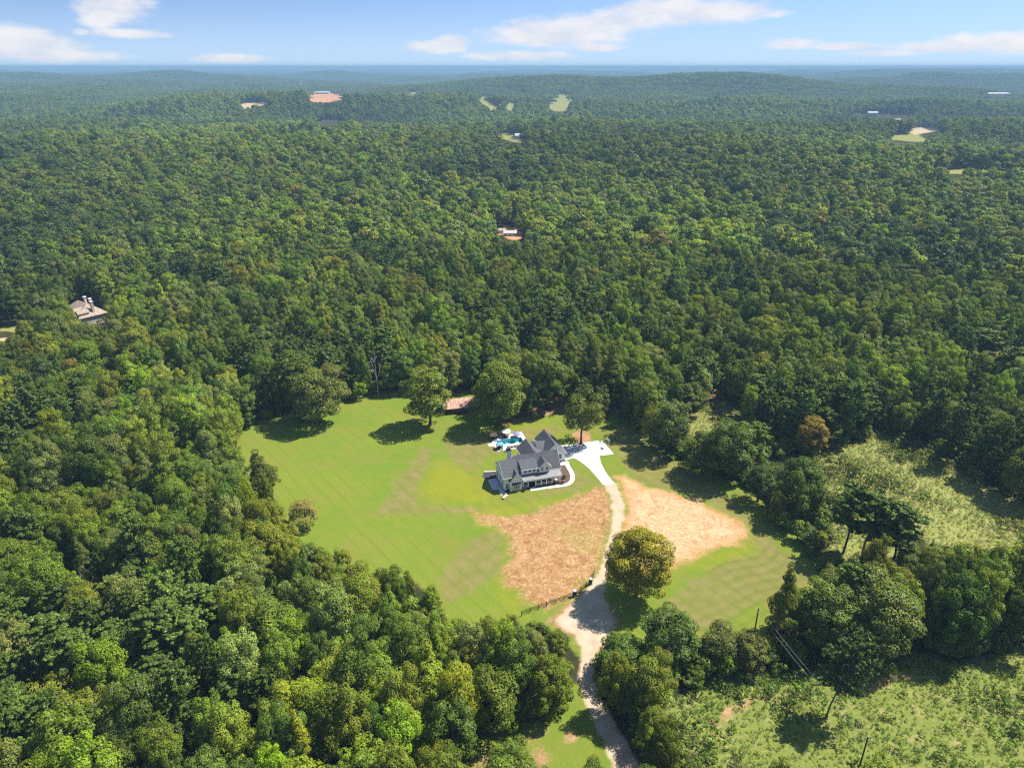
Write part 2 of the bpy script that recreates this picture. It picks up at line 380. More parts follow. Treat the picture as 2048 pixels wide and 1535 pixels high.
# ---------------------------------------------------------------- ground material and sheets
def mat_ground():
    m = bpy.data.materials.new('ground'); m.use_nodes = True; nt = m.node_tree; b = nt.nodes['Principled BSDF']
    b.inputs['Roughness'].default_value = 1.0; b.inputs['Specular IOR Level'].default_value = 0.0
    pos = N(nt, 'ShaderNodeNewGeometry').outputs['Position']
    A = N(nt, 'ShaderNodeAttribute', attribute_name='za'); B = N(nt, 'ShaderNodeAttribute', attribute_name='zb'); C = N(nt, 'ShaderNodeAttribute', attribute_name='zc')
    sa = N(nt, 'ShaderNodeSeparateColor'); L(nt, A.outputs['Color'], sa.inputs[0]); sb = N(nt, 'ShaderNodeSeparateColor'); L(nt, B.outputs['Color'], sb.inputs[0])
    scn = N(nt, 'ShaderNodeSeparateColor'); L(nt, C.outputs['Color'], scn.inputs[0])
    lawn, soil_l, soil_r, road = sa.outputs[0], sa.outputs[1], sa.outputs[2], A.outputs['Alpha']
    field, dry, yel, red = sb.outputs[0], sb.outputs[1], sb.outputs[2], B.outputs['Alpha']
    fgrass, ftan, fred = scn.outputs
    n_fine = NOISE(nt, pos, 1.6, 5.0, 0.65); n_mid = NOISE(nt, pos, 0.28, 5.0, 0.6); n_big = NOISE(nt, pos, 0.035, 4.0, 0.55); n_tiny = NOISE(nt, pos, 6.0, 3.0, 0.6)
    # forest floor
    col = MIX(nt, SSTEP(nt, n_mid, 0.35, 0.65), (0.030, 0.036, 0.014), (0.060, 0.048, 0.026))
    # lawn: patchy green, faint mowing stripes
    lw = MIX(nt, SSTEP(nt, n_big, 0.30, 0.70), (0.116, 0.182, 0.021), (0.162, 0.192, 0.026))
    lw = MIX(nt, MATH(nt, 'MULTIPLY', SSTEP(nt, n_mid, 0.42, 0.68), 0.5), lw, (0.172, 0.186, 0.032))
    lw = MIX(nt, MATH(nt, 'MULTIPLY', SSTEP(nt, n_fine, 0.50, 0.30), 0.38), lw, (0.066, 0.112, 0.013))
    lw = MIX(nt, MATH(nt, 'MULTIPLY', SSTEP(nt, NOISE(nt, pos, 0.085, 7.0, 0.68), 0.46, 0.66), 0.55), lw, (0.178, 0.166, 0.040))
    lw = MIX(nt, MATH(nt, 'MULTIPLY', SSTEP(nt, n_tiny, 0.42, 0.28), 0.35), lw, (0.060, 0.090, 0.014))
    mp = N(nt, 'ShaderNodeMapping'); mp.inputs['Rotation'].default_value = (0, 0, math.radians(-38)); L(nt, pos, mp.inputs[0])
    wv = N(nt, 'ShaderNodeTexWave', wave_type='BANDS', bands_direction='X'); wv.inputs['Scale'].default_value = 0.075; wv.inputs['Distortion'].default_value = 4.5
    wv.inputs['Detail'].default_value = 2.0; wv.inputs['Detail Scale'].default_value = 0.25; L(nt, mp.outputs[0], wv.inputs[0])
    stripe = MATH(nt, 'MULTIPLY', SSTEP(nt, wv.outputs['Fac'], 0.78, 0.98), SSTEP(nt, n_big, 0.40, 0.60))
    lw = MIX(nt, MATH(nt, 'MULTIPLY', stripe, 0.22), lw, (0.065, 0.13, 0.02))
    jit = MATH(nt, 'MULTIPLY', MATH(nt, 'SUBTRACT', n_mid, 0.5), 9.0)

    def zw(v, a, b, k=1.0): return SSTEP(nt, MATH(nt, 'ADD', v, MATH(nt, 'MULTIPLY', jit, k)), a, b)
    lw = MIX(nt, MATH(nt, 'MULTIPLY', zw(yel, -3.0, 5.5, 1.3), MATH(nt, 'ADD', 0.25, MATH(nt, 'MULTIPLY', n_fine, 0.75))), lw, MIX(nt, n_mid, (0.17, 0.19, 0.010), (0.235, 0.22, 0.020)))
    tan = MIX(nt, SSTEP(nt, n_mid, 0.35, 0.65), (0.160, 0.146, 0.044), (0.205, 0.162, 0.072))
    tan = MIX(nt, MATH(nt, 'MULTIPLY', SSTEP(nt, wv.outputs['Fac'], 0.65, 0.95), 0.22), tan, (0.10, 0.115, 0.03))
    lw = MIX(nt, MATH(nt, 'MULTIPLY', zw(dry, -1.0, 2.2, 0.8), MATH(nt, 'ADD', 0.45, MATH(nt, 'MULTIPLY', n_fine, 0.5))), lw, tan)
    spx = N(nt, 'ShaderNodeSeparateXYZ'); L(nt, pos, spx.inputs[0]); xs_ = spx.outputs[0]
    # mower and tyre tracks curving round the straw patch
    tr = MATH(nt, 'SINE', MATH(nt, 'ADD', MATH(nt, 'MULTIPLY', soil_r, 2.1), MATH(nt, 'MULTIPLY', n_mid, 3.0)))
    tm = MATH(nt, 'MULTIPLY', MATH(nt, 'MULTIPLY', SSTEP(nt, soil_r, -2.5, -6.0), SSTEP(nt, soil_r, -31.0, -20.0)), MATH(nt, 'MULTIPLY', SSTEP(nt, n_big, 0.38, 0.58), SSTEP(nt, xs_, 38.0, 46.0)))
    lw = MIX(nt, MATH(nt, 'MULTIPLY', MATH(nt, 'MULTIPLY', SSTEP(nt, tr, -0.3, 1.0), tm), 0.30), lw, (0.085, 0.105, 0.02))
    col = MIX(nt, zw(lawn, -4.2, -2.6, 0.7), col, lw)
    # rough field under the weeds
    fl = MIX(nt, SSTEP(nt, n_fine, 0.3, 0.7), (0.13, 0.165, 0.035), (0.28, 0.275, 0.095))
    spy = N(nt, 'ShaderNodeSeparateXYZ'); L(nt, pos, spy.inputs[0])
    fl = MIX(nt, MATH(nt, 'MULTIPLY', SSTEP(nt, spy.outputs[1], 165.0, 130.0), 0.65), fl, MIX(nt, n_fine, (0.075, 0.125, 0.018), (0.185, 0.205, 0.045)))
    fl = MIX(nt, MATH(nt, 'MULTIPLY', SSTEP(nt, n_mid, 0.52, 0.70), 0.6), fl, (0.34, 0.28, 0.13))
    col = MIX(nt, zw(field, -2.0, 0.5, 0.6), col, fl)
    # red clay
    cl = MIX(nt, SSTEP(nt, n_mid, 0.3, 0.7), (0.24, 0.115, 0.060), (0.37, 0.215, 0.125))
    cl = MIX(nt, MATH(nt, 'MULTIPLY', SSTEP(nt, n_fine, 0.45, 0.75), 0.5), cl, (0.44, 0.32, 0.21))
    col = MIX(nt, SSTEP(nt, MATH(nt, 'ADD', MATH(nt, 'ADD', red, MATH(nt, 'MULTIPLY', jit, 0.5)), MATH(nt, 'MULTIPLY', MATH(nt, 'SUBTRACT', n_fine, 0.5), 4.0)), -0.8, 1.6), col, cl)
    # raw soil with straw mulch thrown over it
    vo = N(nt, 'ShaderNodeTexNoise'); vo.inputs['Scale'].default_value = 0.46; vo.inputs['Detail'].default_value = 6.0; vo.inputs['Roughness'].default_value = 0.68; vo.inputs['Distortion'].default_value = 2.6
    L(nt, pos, vo.inputs['Vector']); straw_n = vo.outputs['Fac']
    base_l = MIX(nt, SSTEP(nt, n_mid, 0.32, 0.68), (0.24, 0.112, 0.045), (0.33, 0.185, 0.082))
    base_l = MIX(nt, MATH(nt, 'MULTIPLY', SSTEP(nt, n_big, 0.52, 0.68), 0.5), base_l, (0.23, 0.20, 0.05))
    sl = MIX(nt, MATH(nt, 'MULTIPLY', SSTEP(nt, straw_n, 0.46, 0.66), 0.9), base_l, MIX(nt, n_tiny, (0.34, 0.235, 0.125), (0.47, 0.365, 0.21)))
    sl = MIX(nt, MATH(nt, 'MULTIPLY', SSTEP(nt, straw_n, 0.44, 0.36), 0.55), sl, (0.17, 0.085, 0.030))
    base_r = MIX(nt, SSTEP(nt, n_mid, 0.35, 0.65), (0.33, 0.18, 0.082), (0.41, 0.26, 0.14))
    sr = MIX(nt, MATH(nt, 'MULTIPLY', SSTEP(nt, straw_n, 0.40, 0.60), 0.9), base_r, MIX(nt, n_tiny, (0.40, 0.31, 0.18), (0.52, 0.425, 0.27)))
    sr = MIX(nt, MATH(nt, 'MULTIPLY', SSTEP(nt, straw_n, 0.36, 0.28), 0.6), sr, (0.27, 0.20, 0.06))
    sr = MIX(nt, MATH(nt, 'MULTIPLY', SSTEP(nt, MATH(nt, 'ADD', soil_r, jit), 6.0, 0.0), 0.75), sr, (0.42, 0.21, 0.09))
    col = MIX(nt, SSTEP(nt, MATH(nt, 'ADD', MATH(nt, 'ADD', soil_l, MATH(nt, 'MULTIPLY', jit, 0.75)), MATH(nt, 'MULTIPLY', MATH(nt, 'SUBTRACT', n_fine, 0.5), 5.0)), -1.6, 2.4), col, sl)
    col = MIX(nt, SSTEP(nt, MATH(nt, 'ADD', MATH(nt, 'ADD', soil_r, MATH(nt, 'MULTIPLY', jit, 0.75)), MATH(nt, 'MULTIPLY', MATH(nt, 'SUBTRACT', n_fine, 0.5), 5.0)), -1.4, 2.0), col, sr)
    # gravel track
    gr = MIX(nt, SSTEP(nt, n_mid, 0.3, 0.7), (0.37, 0.285, 0.20), (0.46, 0.375, 0.28))
    gr = MIX(nt, MATH(nt, 'MULTIPLY', SSTEP(nt, road, 1.5, 0.3), 0.5), gr, (0.45, 0.32, 0.21))
    gr = MIX(nt, MATH(nt, 'MULTIPLY', SSTEP(nt, n_tiny, 0.58, 0.70), 0.35), gr, (0.20, 0.16, 0.12))
    col = MIX(nt, zw(road, -0.6, 0.6, 0.28), col, gr)
    # far ground: closed wood, meadows, diggings
    col = MIX(nt, SSTEP(nt, fgrass, 0.4, 0.6), col, MIX(nt, n_big, (0.17, 0.19, 0.05), (0.26, 0.25, 0.09)))
    col = MIX(nt, SSTEP(nt, ftan, 0.4, 0.6), col, MIX(nt, n_big, (0.36, 0.27, 0.17), (0.44, 0.36, 0.25)))
    col = MIX(nt, SSTEP(nt, fred, 0.4, 0.6), col, MIX(nt, n_big, (0.40, 0.17, 0.08), (0.50, 0.28, 0.16)))
    L(nt, col, b.inputs['Base Color'])
    bp = N(nt, 'ShaderNodeBump'); bp.inputs['Strength'].default_value = 0.6; bp.inputs['Distance'].default_value = 0.12
    L(nt, MATH(nt, 'ADD', n_fine, MATH(nt, 'MULTIPLY', straw_n, 0.8)), bp.inputs['Height']); L(nt, bp.outputs[0], b.inputs['Normal'])
    return m


M_GROUND = mat_ground()


def axis_coords(lo, hi, step, far, ratio):
    mid = list(np.arange(lo, hi + 0.01, step)); up = []; s = step; p = hi
    while p < far: s *= ratio; p += s; up.append(p)
    dn = []; s = step; p = lo
    while p > -far: s *= ratio; p -= s; dn.append(p)
    return np.array(dn[::-1] + mid + up)


def project_np(X, Y, Z):
    c, s = math.cos(PITCH), math.sin(PITCH); z = Z - CAM_H
    dep = np.maximum(Y * c - z * s, 1e-3); return CX + F_PX * X / dep, CY - F_PX * (Y * s + z * c) / dep


def build_ground():
    xs = axis_coords(-128, 150, 1.0, 46000, 1.07); ys = axis_coords(84, 278, 1.0, 46000, 1.07)
    XX, YY = np.meshgrid(xs, ys); P = np.stack([XX.ravel(), YY.ravel()], 1)
    Z = terrain(P[:, 0], P[:, 1])
    lawn = np.maximum(zone(P, 'lawn'), zone(P, 'clear_low')); soil_l, soil_r, road = zone(P, 'soil_l'), zone(P, 'soil_r', 32.0), zone(P, 'road')
    fa, fb_, fc = zone(P, 'field_a'), zone(P, 'field_b'), zone(P, 'field_c'); field = np.maximum(np.maximum(fa, fb_), fc)
    dry, yel, red = zone(P, 'dry'), zone(P, 'yellow'), zone(P, 'red')
    za = np.stack([lawn, soil_l, soil_r, road], 1); zb = np.stack([field, dry, yel, red], 1); zc = np.zeros((len(P), 4))
    px, py = project_np(P[:, 0], P[:, 1], Z); Q = np.stack([px, py], 1); front = P[:, 1] > 60
    for poly, kind in FAR_CLEAR:
        s = sdpoly(Q, np.array(poly, float)); k = {'grass': 0, 'tan': 1, 'red': 2}[kind]
        zc[:, k] = np.maximum(zc[:, k], np.where(front, np.clip(s / 6.0 + 0.75, 0, 1), 0))
    nx, ny = len(xs), len(ys)
    idx = np.arange(nx * ny).reshape(ny, nx)
    Fq = np.stack([idx[:-1, :-1].ravel(), idx[:-1, 1:].ravel(), idx[1:, 1:].ravel(), idx[1:, :-1].ravel()], 1)
    fm = lambda a: a[Fq].mean(1)
    cls = np.zeros(len(Fq), int)
    cls[fm(lawn) > -3.0] = 1; cls[fm(fa) > 0] = 2; cls[fm(fb_) > 0] = 3; cls[fm(fc) > 0] = 4; cls[fm(soil_l) > 0] = 5; cls[fm(soil_r) > 0] = 6; cls[fm(road) > 0] = 7
    ctr = P[Fq].mean(1); pool = np.array([LW(u, v) for u, v in ((6.6, 28.5), (15.8, 28.5), (15.8, 32.4), (6.6, 32.4))]); cls[sdpoly(ctr, pool) > -0.72] = -1     # the pool is dug into the ground
    V = np.stack([P[:, 0], P[:, 1], Z], 1)
    names = ['ground', 'lawn', 'meadow', 'meadow', 'meadow', 'bare_soil', 'bare_soil', 'gravel_road']
    labels = ['dark leaf-strewn forest floor spreading under the woods to the horizon', 'mown green lawn around the white farmhouse, yellowing in patches',
              'pale overgrown field beyond the line of pines', 'small bright overgrown patch behind the hedge trees', 'rough weedy field around the leaning pine and power line',
              'orange bare soil under straw, on the fence side of the gravel road', 'pale straw-covered bare soil across the gravel road from the fence', 'pale gravel road winding from the concrete driveway past the fence']
    cats = ['ground', 'lawn', 'field', 'field', 'field', 'soil', 'soil', 'road']
    for k in range(8):
        fk = Fq[cls == k]
        if not len(fk): continue
        u, inv = np.unique(fk.ravel(), return_inverse=True)
        me = np_mesh(names[k], V[u], inv.reshape(-1, 4), [M_GROUND], attrs=(('za', 'FLOAT_COLOR', za[u]), ('zb', 'FLOAT_COLOR', zb[u]), ('zc', 'FLOAT_COLOR', zc[u])))
        me.polygons.foreach_set('use_smooth', np.ones(len(fk), bool))
        o = link(bpy.data.objects.new(names[k], me)); tag(o, labels[k], cats[k], kind='structure')


build_ground()

# ---------------------------------------------------------------- trees
def mat_leaf(name, trans=0.24, gloss=0.010, col=None, rough=0.42):
    m = bpy.data.materials.new(name); m.use_nodes = True; nt = m.node_tree; nt.nodes.clear()
    out = N(nt, 'ShaderNodeOutputMaterial')
    v = N(nt, 'ShaderNodeAttribute', attribute_name='leafvar')
    if col is None:
        t = N(nt, 'ShaderNodeAttribute', attribute_name='tint', attribute_type='INSTANCER').outputs['Color']
    else:
        t = MIX(nt, 0.0, col, col)
    sep = N(nt, 'ShaderNodeSeparateColor'); L(nt, v.outputs['Color'], sep.inputs[0])
    k = MATH(nt, 'ADD', 0.62, MATH(nt, 'MULTIPLY', sep.outputs[0], 0.76))
    kk = N(nt, 'ShaderNodeCombineColor'); L(nt, MATH(nt, 'MULTIPLY', k, MATH(nt, 'ADD', 0.86, MATH(nt, 'MULTIPLY', sep.outputs[1], 0.30))), kk.inputs[0]); L(nt, k, kk.inputs[1])
    L(nt, MATH(nt, 'MULTIPLY', k, MATH(nt, 'ADD', 0.8, MATH(nt, 'MULTIPLY', sep.outputs[2], 0.4))), kk.inputs[2])
    c = MIX(nt, 1.0, t, kk.outputs[0], 'MULTIPLY')
    d = N(nt, 'ShaderNodeBsdfDiffuse'); L(nt, c, d.inputs[0])
    tr = N(nt, 'ShaderNodeBsdfTranslucent'); L(nt, MIX(nt, 1.0, c, (1.25, 1.15, 0.55), 'MULTIPLY'), tr.inputs[0])
    mx = N(nt, 'ShaderNodeMixShader'); mx.inputs[0].default_value = trans; L(nt, d.outputs[0], mx.inputs[1]); L(nt, tr.outputs[0], mx.inputs[2])
    g = N(nt, 'ShaderNodeBsdfGlossy'); g.inputs['Roughness'].default_value = rough; g.inputs[0].default_value = (0.9, 0.95, 0.9, 1)
    m2 = N(nt, 'ShaderNodeMixShader'); m2.inputs[0].default_value = gloss; L(nt, mx.outputs[0], m2.inputs[1]); L(nt, g.outputs[0], m2.inputs[2])
    L(nt, m2.outputs[0], out.inputs[0])
    return m


M_LEAF = mat_leaf('broad_leaf'); M_NEEDLE = mat_leaf('pine_needle', 0.2, 0.02); M_WEED = mat_leaf('weed_leaf', 0.35, 0.015)
M_BARK = pmat('bark', (0.085, 0.066, 0.050), 0.9, 0.25, 3.0); M_PALEBARK = pmat('pale_bark', (0.30, 0.27, 0.24), 0.9, 0.2, 3.0)
M_DEAD = pmat('dead_wood', (0.42, 0.39, 0.36), 0.9, 0.15, 3.0); M_PURPLE = pmat('purple_grey_twigs', (0.16, 0.095, 0.10), 0.9, 0.2, 2.0)


def rand_dirs(r, n):
    v = r.normal(size=(n, 3)); return v / np.linalg.norm(v, axis=1, keepdims=True)


def leaf_quads(r, P, Nn, size, aspect=0.62, var=None):
    """bent diamond leaf clumps at P with normals Nn; returns V, F"""
    n = len(P); a = np.cross(Nn, rand_dirs(r, n)); a /= np.maximum(np.linalg.norm(a, axis=1, keepdims=True), 1e-6); b = np.cross(Nn, a)
    s = (size * r.uniform(0.65, 1.35, n))[:, None]; w = s * aspect * 0.5; l = s * 0.5
    droop = Nn * s * 0.14
    V = np.stack([P - a * l - droop, P + b * w, P + a * l - droop, P - b * w], 1).reshape(-1, 3)
    Fq = np.arange(4 * n).reshape(n, 4); return V, Fq


def tubes(segs, k=5):
    """tapered tubes from (p0, p1, r0, r1); numpy"""
    VV, FF = [], []; n = 0
    for p0, p1, r0, r1 in segs:
        p0 = np.asarray(p0, float); p1 = np.asarray(p1, float); d = p1 - p0; d = d / max(np.linalg.norm(d), 1e-9)
        a = np.cross(d, (0, 0, 1) if abs(d[2]) < 0.9 else (1, 0, 0)); a /= np.linalg.norm(a); b = np.cross(d, a)
        t = 2 * math.pi * np.arange(k) / k; ring = np.cos(t)[:, None] * a + np.sin(t)[:, None] * b
        VV += [p0 + r0 * ring, p1 + r1 * ring]
        i = np.arange(k); j = (i + 1) % k; FF.append(np.stack([n + i, n + j, n + k + j, n + k + i], 1)); n += 2 * k
    return np.concatenate(VV), np.concatenate(FF)


def make_broadleaf(seed, R=5.0, H=18.0, base=-0.10, nl=75, leaf=0.37, dens=1.25, shape='round', rad=(0.2, 0.36), open_=0.0):
    """returns crown (V, F, var), trunk (V, F)"""
    r = np.random.default_rng(seed); z0 = H * base; cz = (z0 + H) * 0.5; rz = (H - z0) * 0.5
    cents, rads = [], []
    g = rand_dirs(r, 6); gp_ = r.uniform(0.75, 1.22, 6)
    while len(cents) < nl:
        d = rand_dirs(r, 1)[0]
        if d[2] < -0.55 or (d[2] < -0.1 and r.random() < 0.45): continue
        lump = 0.86 + 0.34 * sum(max(0, d @ g[i]) ** 3 * (gp_[i] - 0.95) * 4 for i in range(6))
        q = r.uniform(0.40, 1.0) ** 0.7 * min(max(lump, 0.62), 1.3)
        if shape == 'cone': w = 1.0 - 0.62 * max(0, (d[2] * q + 0.2))
        elif shape == 'flat': w = 1.0 + 0.15 * d[2]
        else: w = 1.0
        c = np.array([d[0] * R * q * w, d[1] * R * q * w, cz + d[2] * rz * q]); rr = R * r.uniform(*rad) * (0.75 if shape == 'cone' else 1.0)
        cents.append(c); rads.append(min(rr, rz * 0.5))
    Vs, Fs, Cs, n = [], [], [], 0
    for c, rr in zip(cents, rads):
        area = 4 * math.pi * rr * rr * 0.62; k = max(6, int(dens * area / (leaf * leaf * 0.5)))
        d = rand_dirs(r, k); out = (c - np.array([0, 0, cz - 0.25 * rz])); out = out / max(np.linalg.norm(out), 1e-6)
        keep = (d @ out > -0.45) & (r.random(k) > open_); d = d[keep]; k = len(d)
        if not k: continue
        rad_ = rr * (0.72 + 0.34 * r.random(k) ** 0.6); d2 = d.copy(); d2[:, 2] *= 0.8
        P = c + d2 * rad_[:, None]
        nn = d * 0.9 + out * 0.25 + np.array([0, 0, 0.3]) + 0.4 * rand_dirs(r, k); nn /= np.linalg.norm(nn, axis=1, keepdims=True)
        V, Fq = leaf_quads(r, P, nn, leaf); Vs.append(V); Fs.append(Fq + n); n += len(V)
        lv = r.uniform(0.25, 0.75); cv = np.clip(np.stack([lv + r.normal(0, 0.2, k), r.uniform(0.2, 0.8) + r.normal(0, 0.2, k), r.random(k)], 1), 0, 1)
        Cs.append(np.repeat(np.concatenate([cv, np.ones((k, 1))], 1), 4, 0))
    # trunk and limbs
    segs = []; lean = r.normal(0, 0.25, 2); top = np.array([lean[0], lean[1], cz + 0.3 * rz]); tr = 0.018 * H + 0.05
    fork = np.array([lean[0] * 0.4, lean[1] * 0.4, z0 + 0.18 * (H - z0)])
    segs += [((0, 0, -0.3), (0, 0, 0.4), tr * 1.5, tr * 1.05), ((0, 0, 0.4), fork, tr * 1.05, tr * 0.75), (fork, top, tr * 0.75, tr * 0.25)]
    for i in r.choice(len(cents), min(12, len(cents)), False):
        c = cents[i]; t = r.uniform(0.0, 0.8); st = fork + (top - fork) * t; mid = (st + c) / 2 + np.array([0, 0, -0.3])
        segs += [(st, mid, tr * 0.35, tr * 0.2), (mid, c, tr * 0.2, tr * 0.06)]
    return (np.concatenate(Vs), np.concatenate(Fs), np.concatenate(Cs)), tubes(segs, 6)


def make_pine(seed, R=4.2, H=22.0, base=0.5, nb=58, tuft=0.46, lean=0.0):
    r = np.random.default_rng(seed); segs = []; tr = 0.24; Vs, Fs, Cs, n = [], [], [], 0
    pts = [np.array([0, 0, -0.3])]; k = 6
    for i in range(1, k + 1): pts.append(np.array([lean * H * (i / k) ** 1.6 + r.normal(0, 0.12), r.normal(0, 0.12), H * 0.97 * i / k]))
    for i in range(k): segs.append((pts[i], pts[i + 1], tr * (1 - i / k) + 0.04, tr * (1 - (i + 1) / k) + 0.04))
    def on(t):
        f = min(t * k, k - 1e-3); i = int(f); return pts[i] + (pts[i + 1] - pts[i]) * (f - i)
    for b in range(nb):
        t = base + (1 - base) * (b + r.random()) / nb; st = on(t); u = (t - base) / (1 - base)
        ln = R * (math.sin(math.pi * min(0.16 + 0.80 * u, 1)) ** 0.7) * r.uniform(0.65, 1.12) + 0.35
        az = b * 2.399 + r.normal(0, 0.4); up = 0.15 + 0.55 * u + r.normal(0, 0.12)
        d = np.array([math.cos(az), math.sin(az), up]); d /= np.linalg.norm(d); end = st + d * ln
        segs.append((st, end, 0.07, 0.02))
        for q in range(int(7 + 9 * ln / R)):
            s = r.uniform(0.35, 1.05); c = st + d * ln * s + rand_dirs(r, 1)[0] * np.array([0.75, 0.75, 0.35]) * (0.35 + 0.35 * s) * ln / 3 + np.array([0, 0, 0.15])
            m = 20; dd = rand_dirs(r, m); dd[:, 2] = np.abs(dd[:, 2]) * 0.9 - 0.1
            P = c + dd * (0.55 + 0.5 * r.random((m, 1))) * tuft; nn = np.cross(dd, rand_dirs(r, m)); nn = nn * 0.55 + dd * 0.75 + np.array([0, 0, 0.2]); nn /= np.linalg.norm(nn, axis=1, keepdims=True)
            V, Fq = leaf_quads(r, P, nn, tuft, 0.5); Vs.append(V); Fs.append(Fq + n); n += len(V)
            lv = r.uniform(0.3, 0.7); cv = np.clip(np.stack([lv + r.normal(0, 0.18, m), 0.4 + r.normal(0, 0.15, m), r.random(m)], 1), 0, 1); Cs.append(np.repeat(np.concatenate([cv, np.ones((m, 1))], 1), 4, 0))
    return (np.concatenate(Vs), np.concatenate(Fs), np.concatenate(Cs)), tubes(segs, 6)


def make_bare(seed, H=14.0, levels=4):
    r = np.random.default_rng(seed); trunk, twigs = [], []
    def grow(p, d, ln, rad, lv):
        q = p + d * ln; (trunk if lv >= levels - 1 else twigs).append((p, q, rad, rad * 0.62))
        if lv == 0: return
        for i in range(3 if lv > 1 else 4):
            nd = d + 0.75 * rand_dirs(r, 1)[0] + np.array([0, 0, 0.15]); nd /= np.linalg.norm(nd)
            grow(p + d * ln * r.uniform(0.55, 1.0), nd, ln * r.uniform(0.55, 0.78), rad * 0.55, lv - 1)
    trunk.append(((0, 0, -0.3), (0, 0, 0.5), 0.34, 0.26)); grow(np.array([0, 0, 0.4]), np.array([0.05, 0.03, 1.0]), H * 0.38, 0.24, levels)
    return tubes(trunk, 6), tubes(twigs, 4)


def crown_mesh(name, c, mat): return np_mesh(name, c[0], c[1], [mat], attrs=(('leafvar', 'FLOAT_COLOR', c[2]),))


def joined(name, c, t, mat, bark):
    V = np.concatenate([c[0], t[0]]); Fq = np.concatenate([c[1], t[1] + len(c[0])]); C = np.concatenate([c[2], np.ones((len(t[0]), 4)) * 0.5])
    return np_mesh(name, V, Fq, [mat, bark], np.concatenate([np.zeros(len(c[1]), int), np.ones(len(t[1]), int)]), attrs=(('leafvar', 'FLOAT_COLOR', C),))


# prototype specs: R, H are the prototype's own size
SPECS = [('broad', dict(seed=11, R=5.0, H=18, nl=120, rad=(0.14, 0.30))), ('broad', dict(seed=12, R=5.2, H=17, nl=90, rad=(0.18, 0.38))), ('broad', dict(seed=13, R=4.6, H=20, nl=120, base=0.0, rad=(0.13, 0.28))),
         ('broad', dict(seed=14, R=5.6, H=16, nl=125, shape='flat', rad=(0.13, 0.28))), ('broad', dict(seed=15, R=4.4, H=19, nl=80, shape='cone', base=0.12)), ('broad', dict(seed=16, R=5.0, H=17, nl=60, open_=0.28, rad=(0.2, 0.34), leaf=0.4)),
         ('broad', dict(seed=17, R=5.0, H=18, nl=110, rad=(0.15, 0.27), leaf=0.36)), ('pine', dict(seed=21, base=0.40)), ('pine', dict(seed=22, R=3.8, H=24, base=0.44)), ('pine', dict(seed=23, R=4.6, H=19, base=0.38, nb=54)),
         ('shrub', dict(seed=31, R=2.4, H=4.6, base=0.02, nl=36, leaf=0.40, rad=(0.22, 0.4))), ('shrub', dict(seed=32, R=2.2, H=6.0, base=0.02, nl=36, leaf=0.40, rad=(0.2, 0.36))),
         ('broad', dict(seed=18, R=7.6, H=22, base=-0.06, nl=170, rad=(0.14, 0.26), leaf=0.40))]
PROTO = []     # dict(kind, R, H, crown, trunk, joined)
lib_near = bpy.data.collections.new('lib_near'); lib_mid = bpy.data.collections.new('lib_mid'); lib_far = bpy.data.collections.new('lib_far'); lib_weed = bpy.data.collections.new('lib_weed')
for i, (kind, kw) in enumerate(SPECS):
    c, t = make_pine(**kw) if kind == 'pine' else make_broadleaf(**kw)
    mat = M_NEEDLE if kind == 'pine' else M_LEAF
    cm = crown_mesh('crown', c, mat); tm = np_mesh('trunk', t[0], t[1], [M_BARK])
    lib_near.objects.link(bpy.data.objects.new('tree_%02d' % i, joined('tree', c, t, mat, M_BARK)))
    PROTO.append(dict(kind=kind, R=kw.get('R', 4.2 if kind == 'pine' else 5.0), H=kw.get('H', 22.0 if kind == 'pine' else 18.0), crown=cm, trunk=tm))
for i in range(6):   # mid-distance trees: fewer, larger leaf clumps
    c, t = make_broadleaf(40 + i, R=5.0, H=17.0 + (i % 3), base=0.1, nl=38, leaf=0.80, dens=1.3, rad=(0.24, 0.40), shape=('round', 'flat', 'round', 'cone', 'round', 'flat')[i])
    lib_mid.objects.link(bpy.data.objects.new('tree_%02d' % i, joined('tree', c, t, M_LEAF, M_BARK)))
for i in range(4):   # stands of far trees, 60 m across
    r = np.random.default_rng(60 + i); Vs, Fs, Cs, n = [], [], [], 0
    for q in range(62):
        c, t = make_broadleaf(100 + 7 * q + i, R=r.uniform(4.2, 6.5), H=r.uniform(12, 20), base=0.25, nl=9, leaf=2.3, dens=1.1, rad=(0.34, 0.52))
        off = np.array([r.uniform(-30, 30), r.uniform(-30, 30), 0]); Vs.append(c[0] + off); Fs.append(c[1] + n); n += len(c[0])
        cc = c[2].copy(); cc[:, :3] = np.clip(cc[:, :3] * 0.5 + r.uniform(-0.05, 0.55, 3), 0, 1); Cs.append(cc)
    lib_far.objects.link(bpy.data.objects.new('stand_%02d' % i, crown_mesh('stand', (np.concatenate(Vs), np.concatenate(Fs), np.concatenate(Cs)), M_LEAF)))
for i in range(4):
    c, t = make_broadleaf(80 + i, R=0.75 + 0.2 * (i % 2), H=0.8 + 0.35 * i, base=0.0, nl=9, leaf=0.30, dens=1.0, rad=(0.3, 0.5), open_=0.2)
    lib_weed.objects.link(bpy.data.objects.new('weed_%02d' % i, crown_mesh('weed', c, M_WEED)))


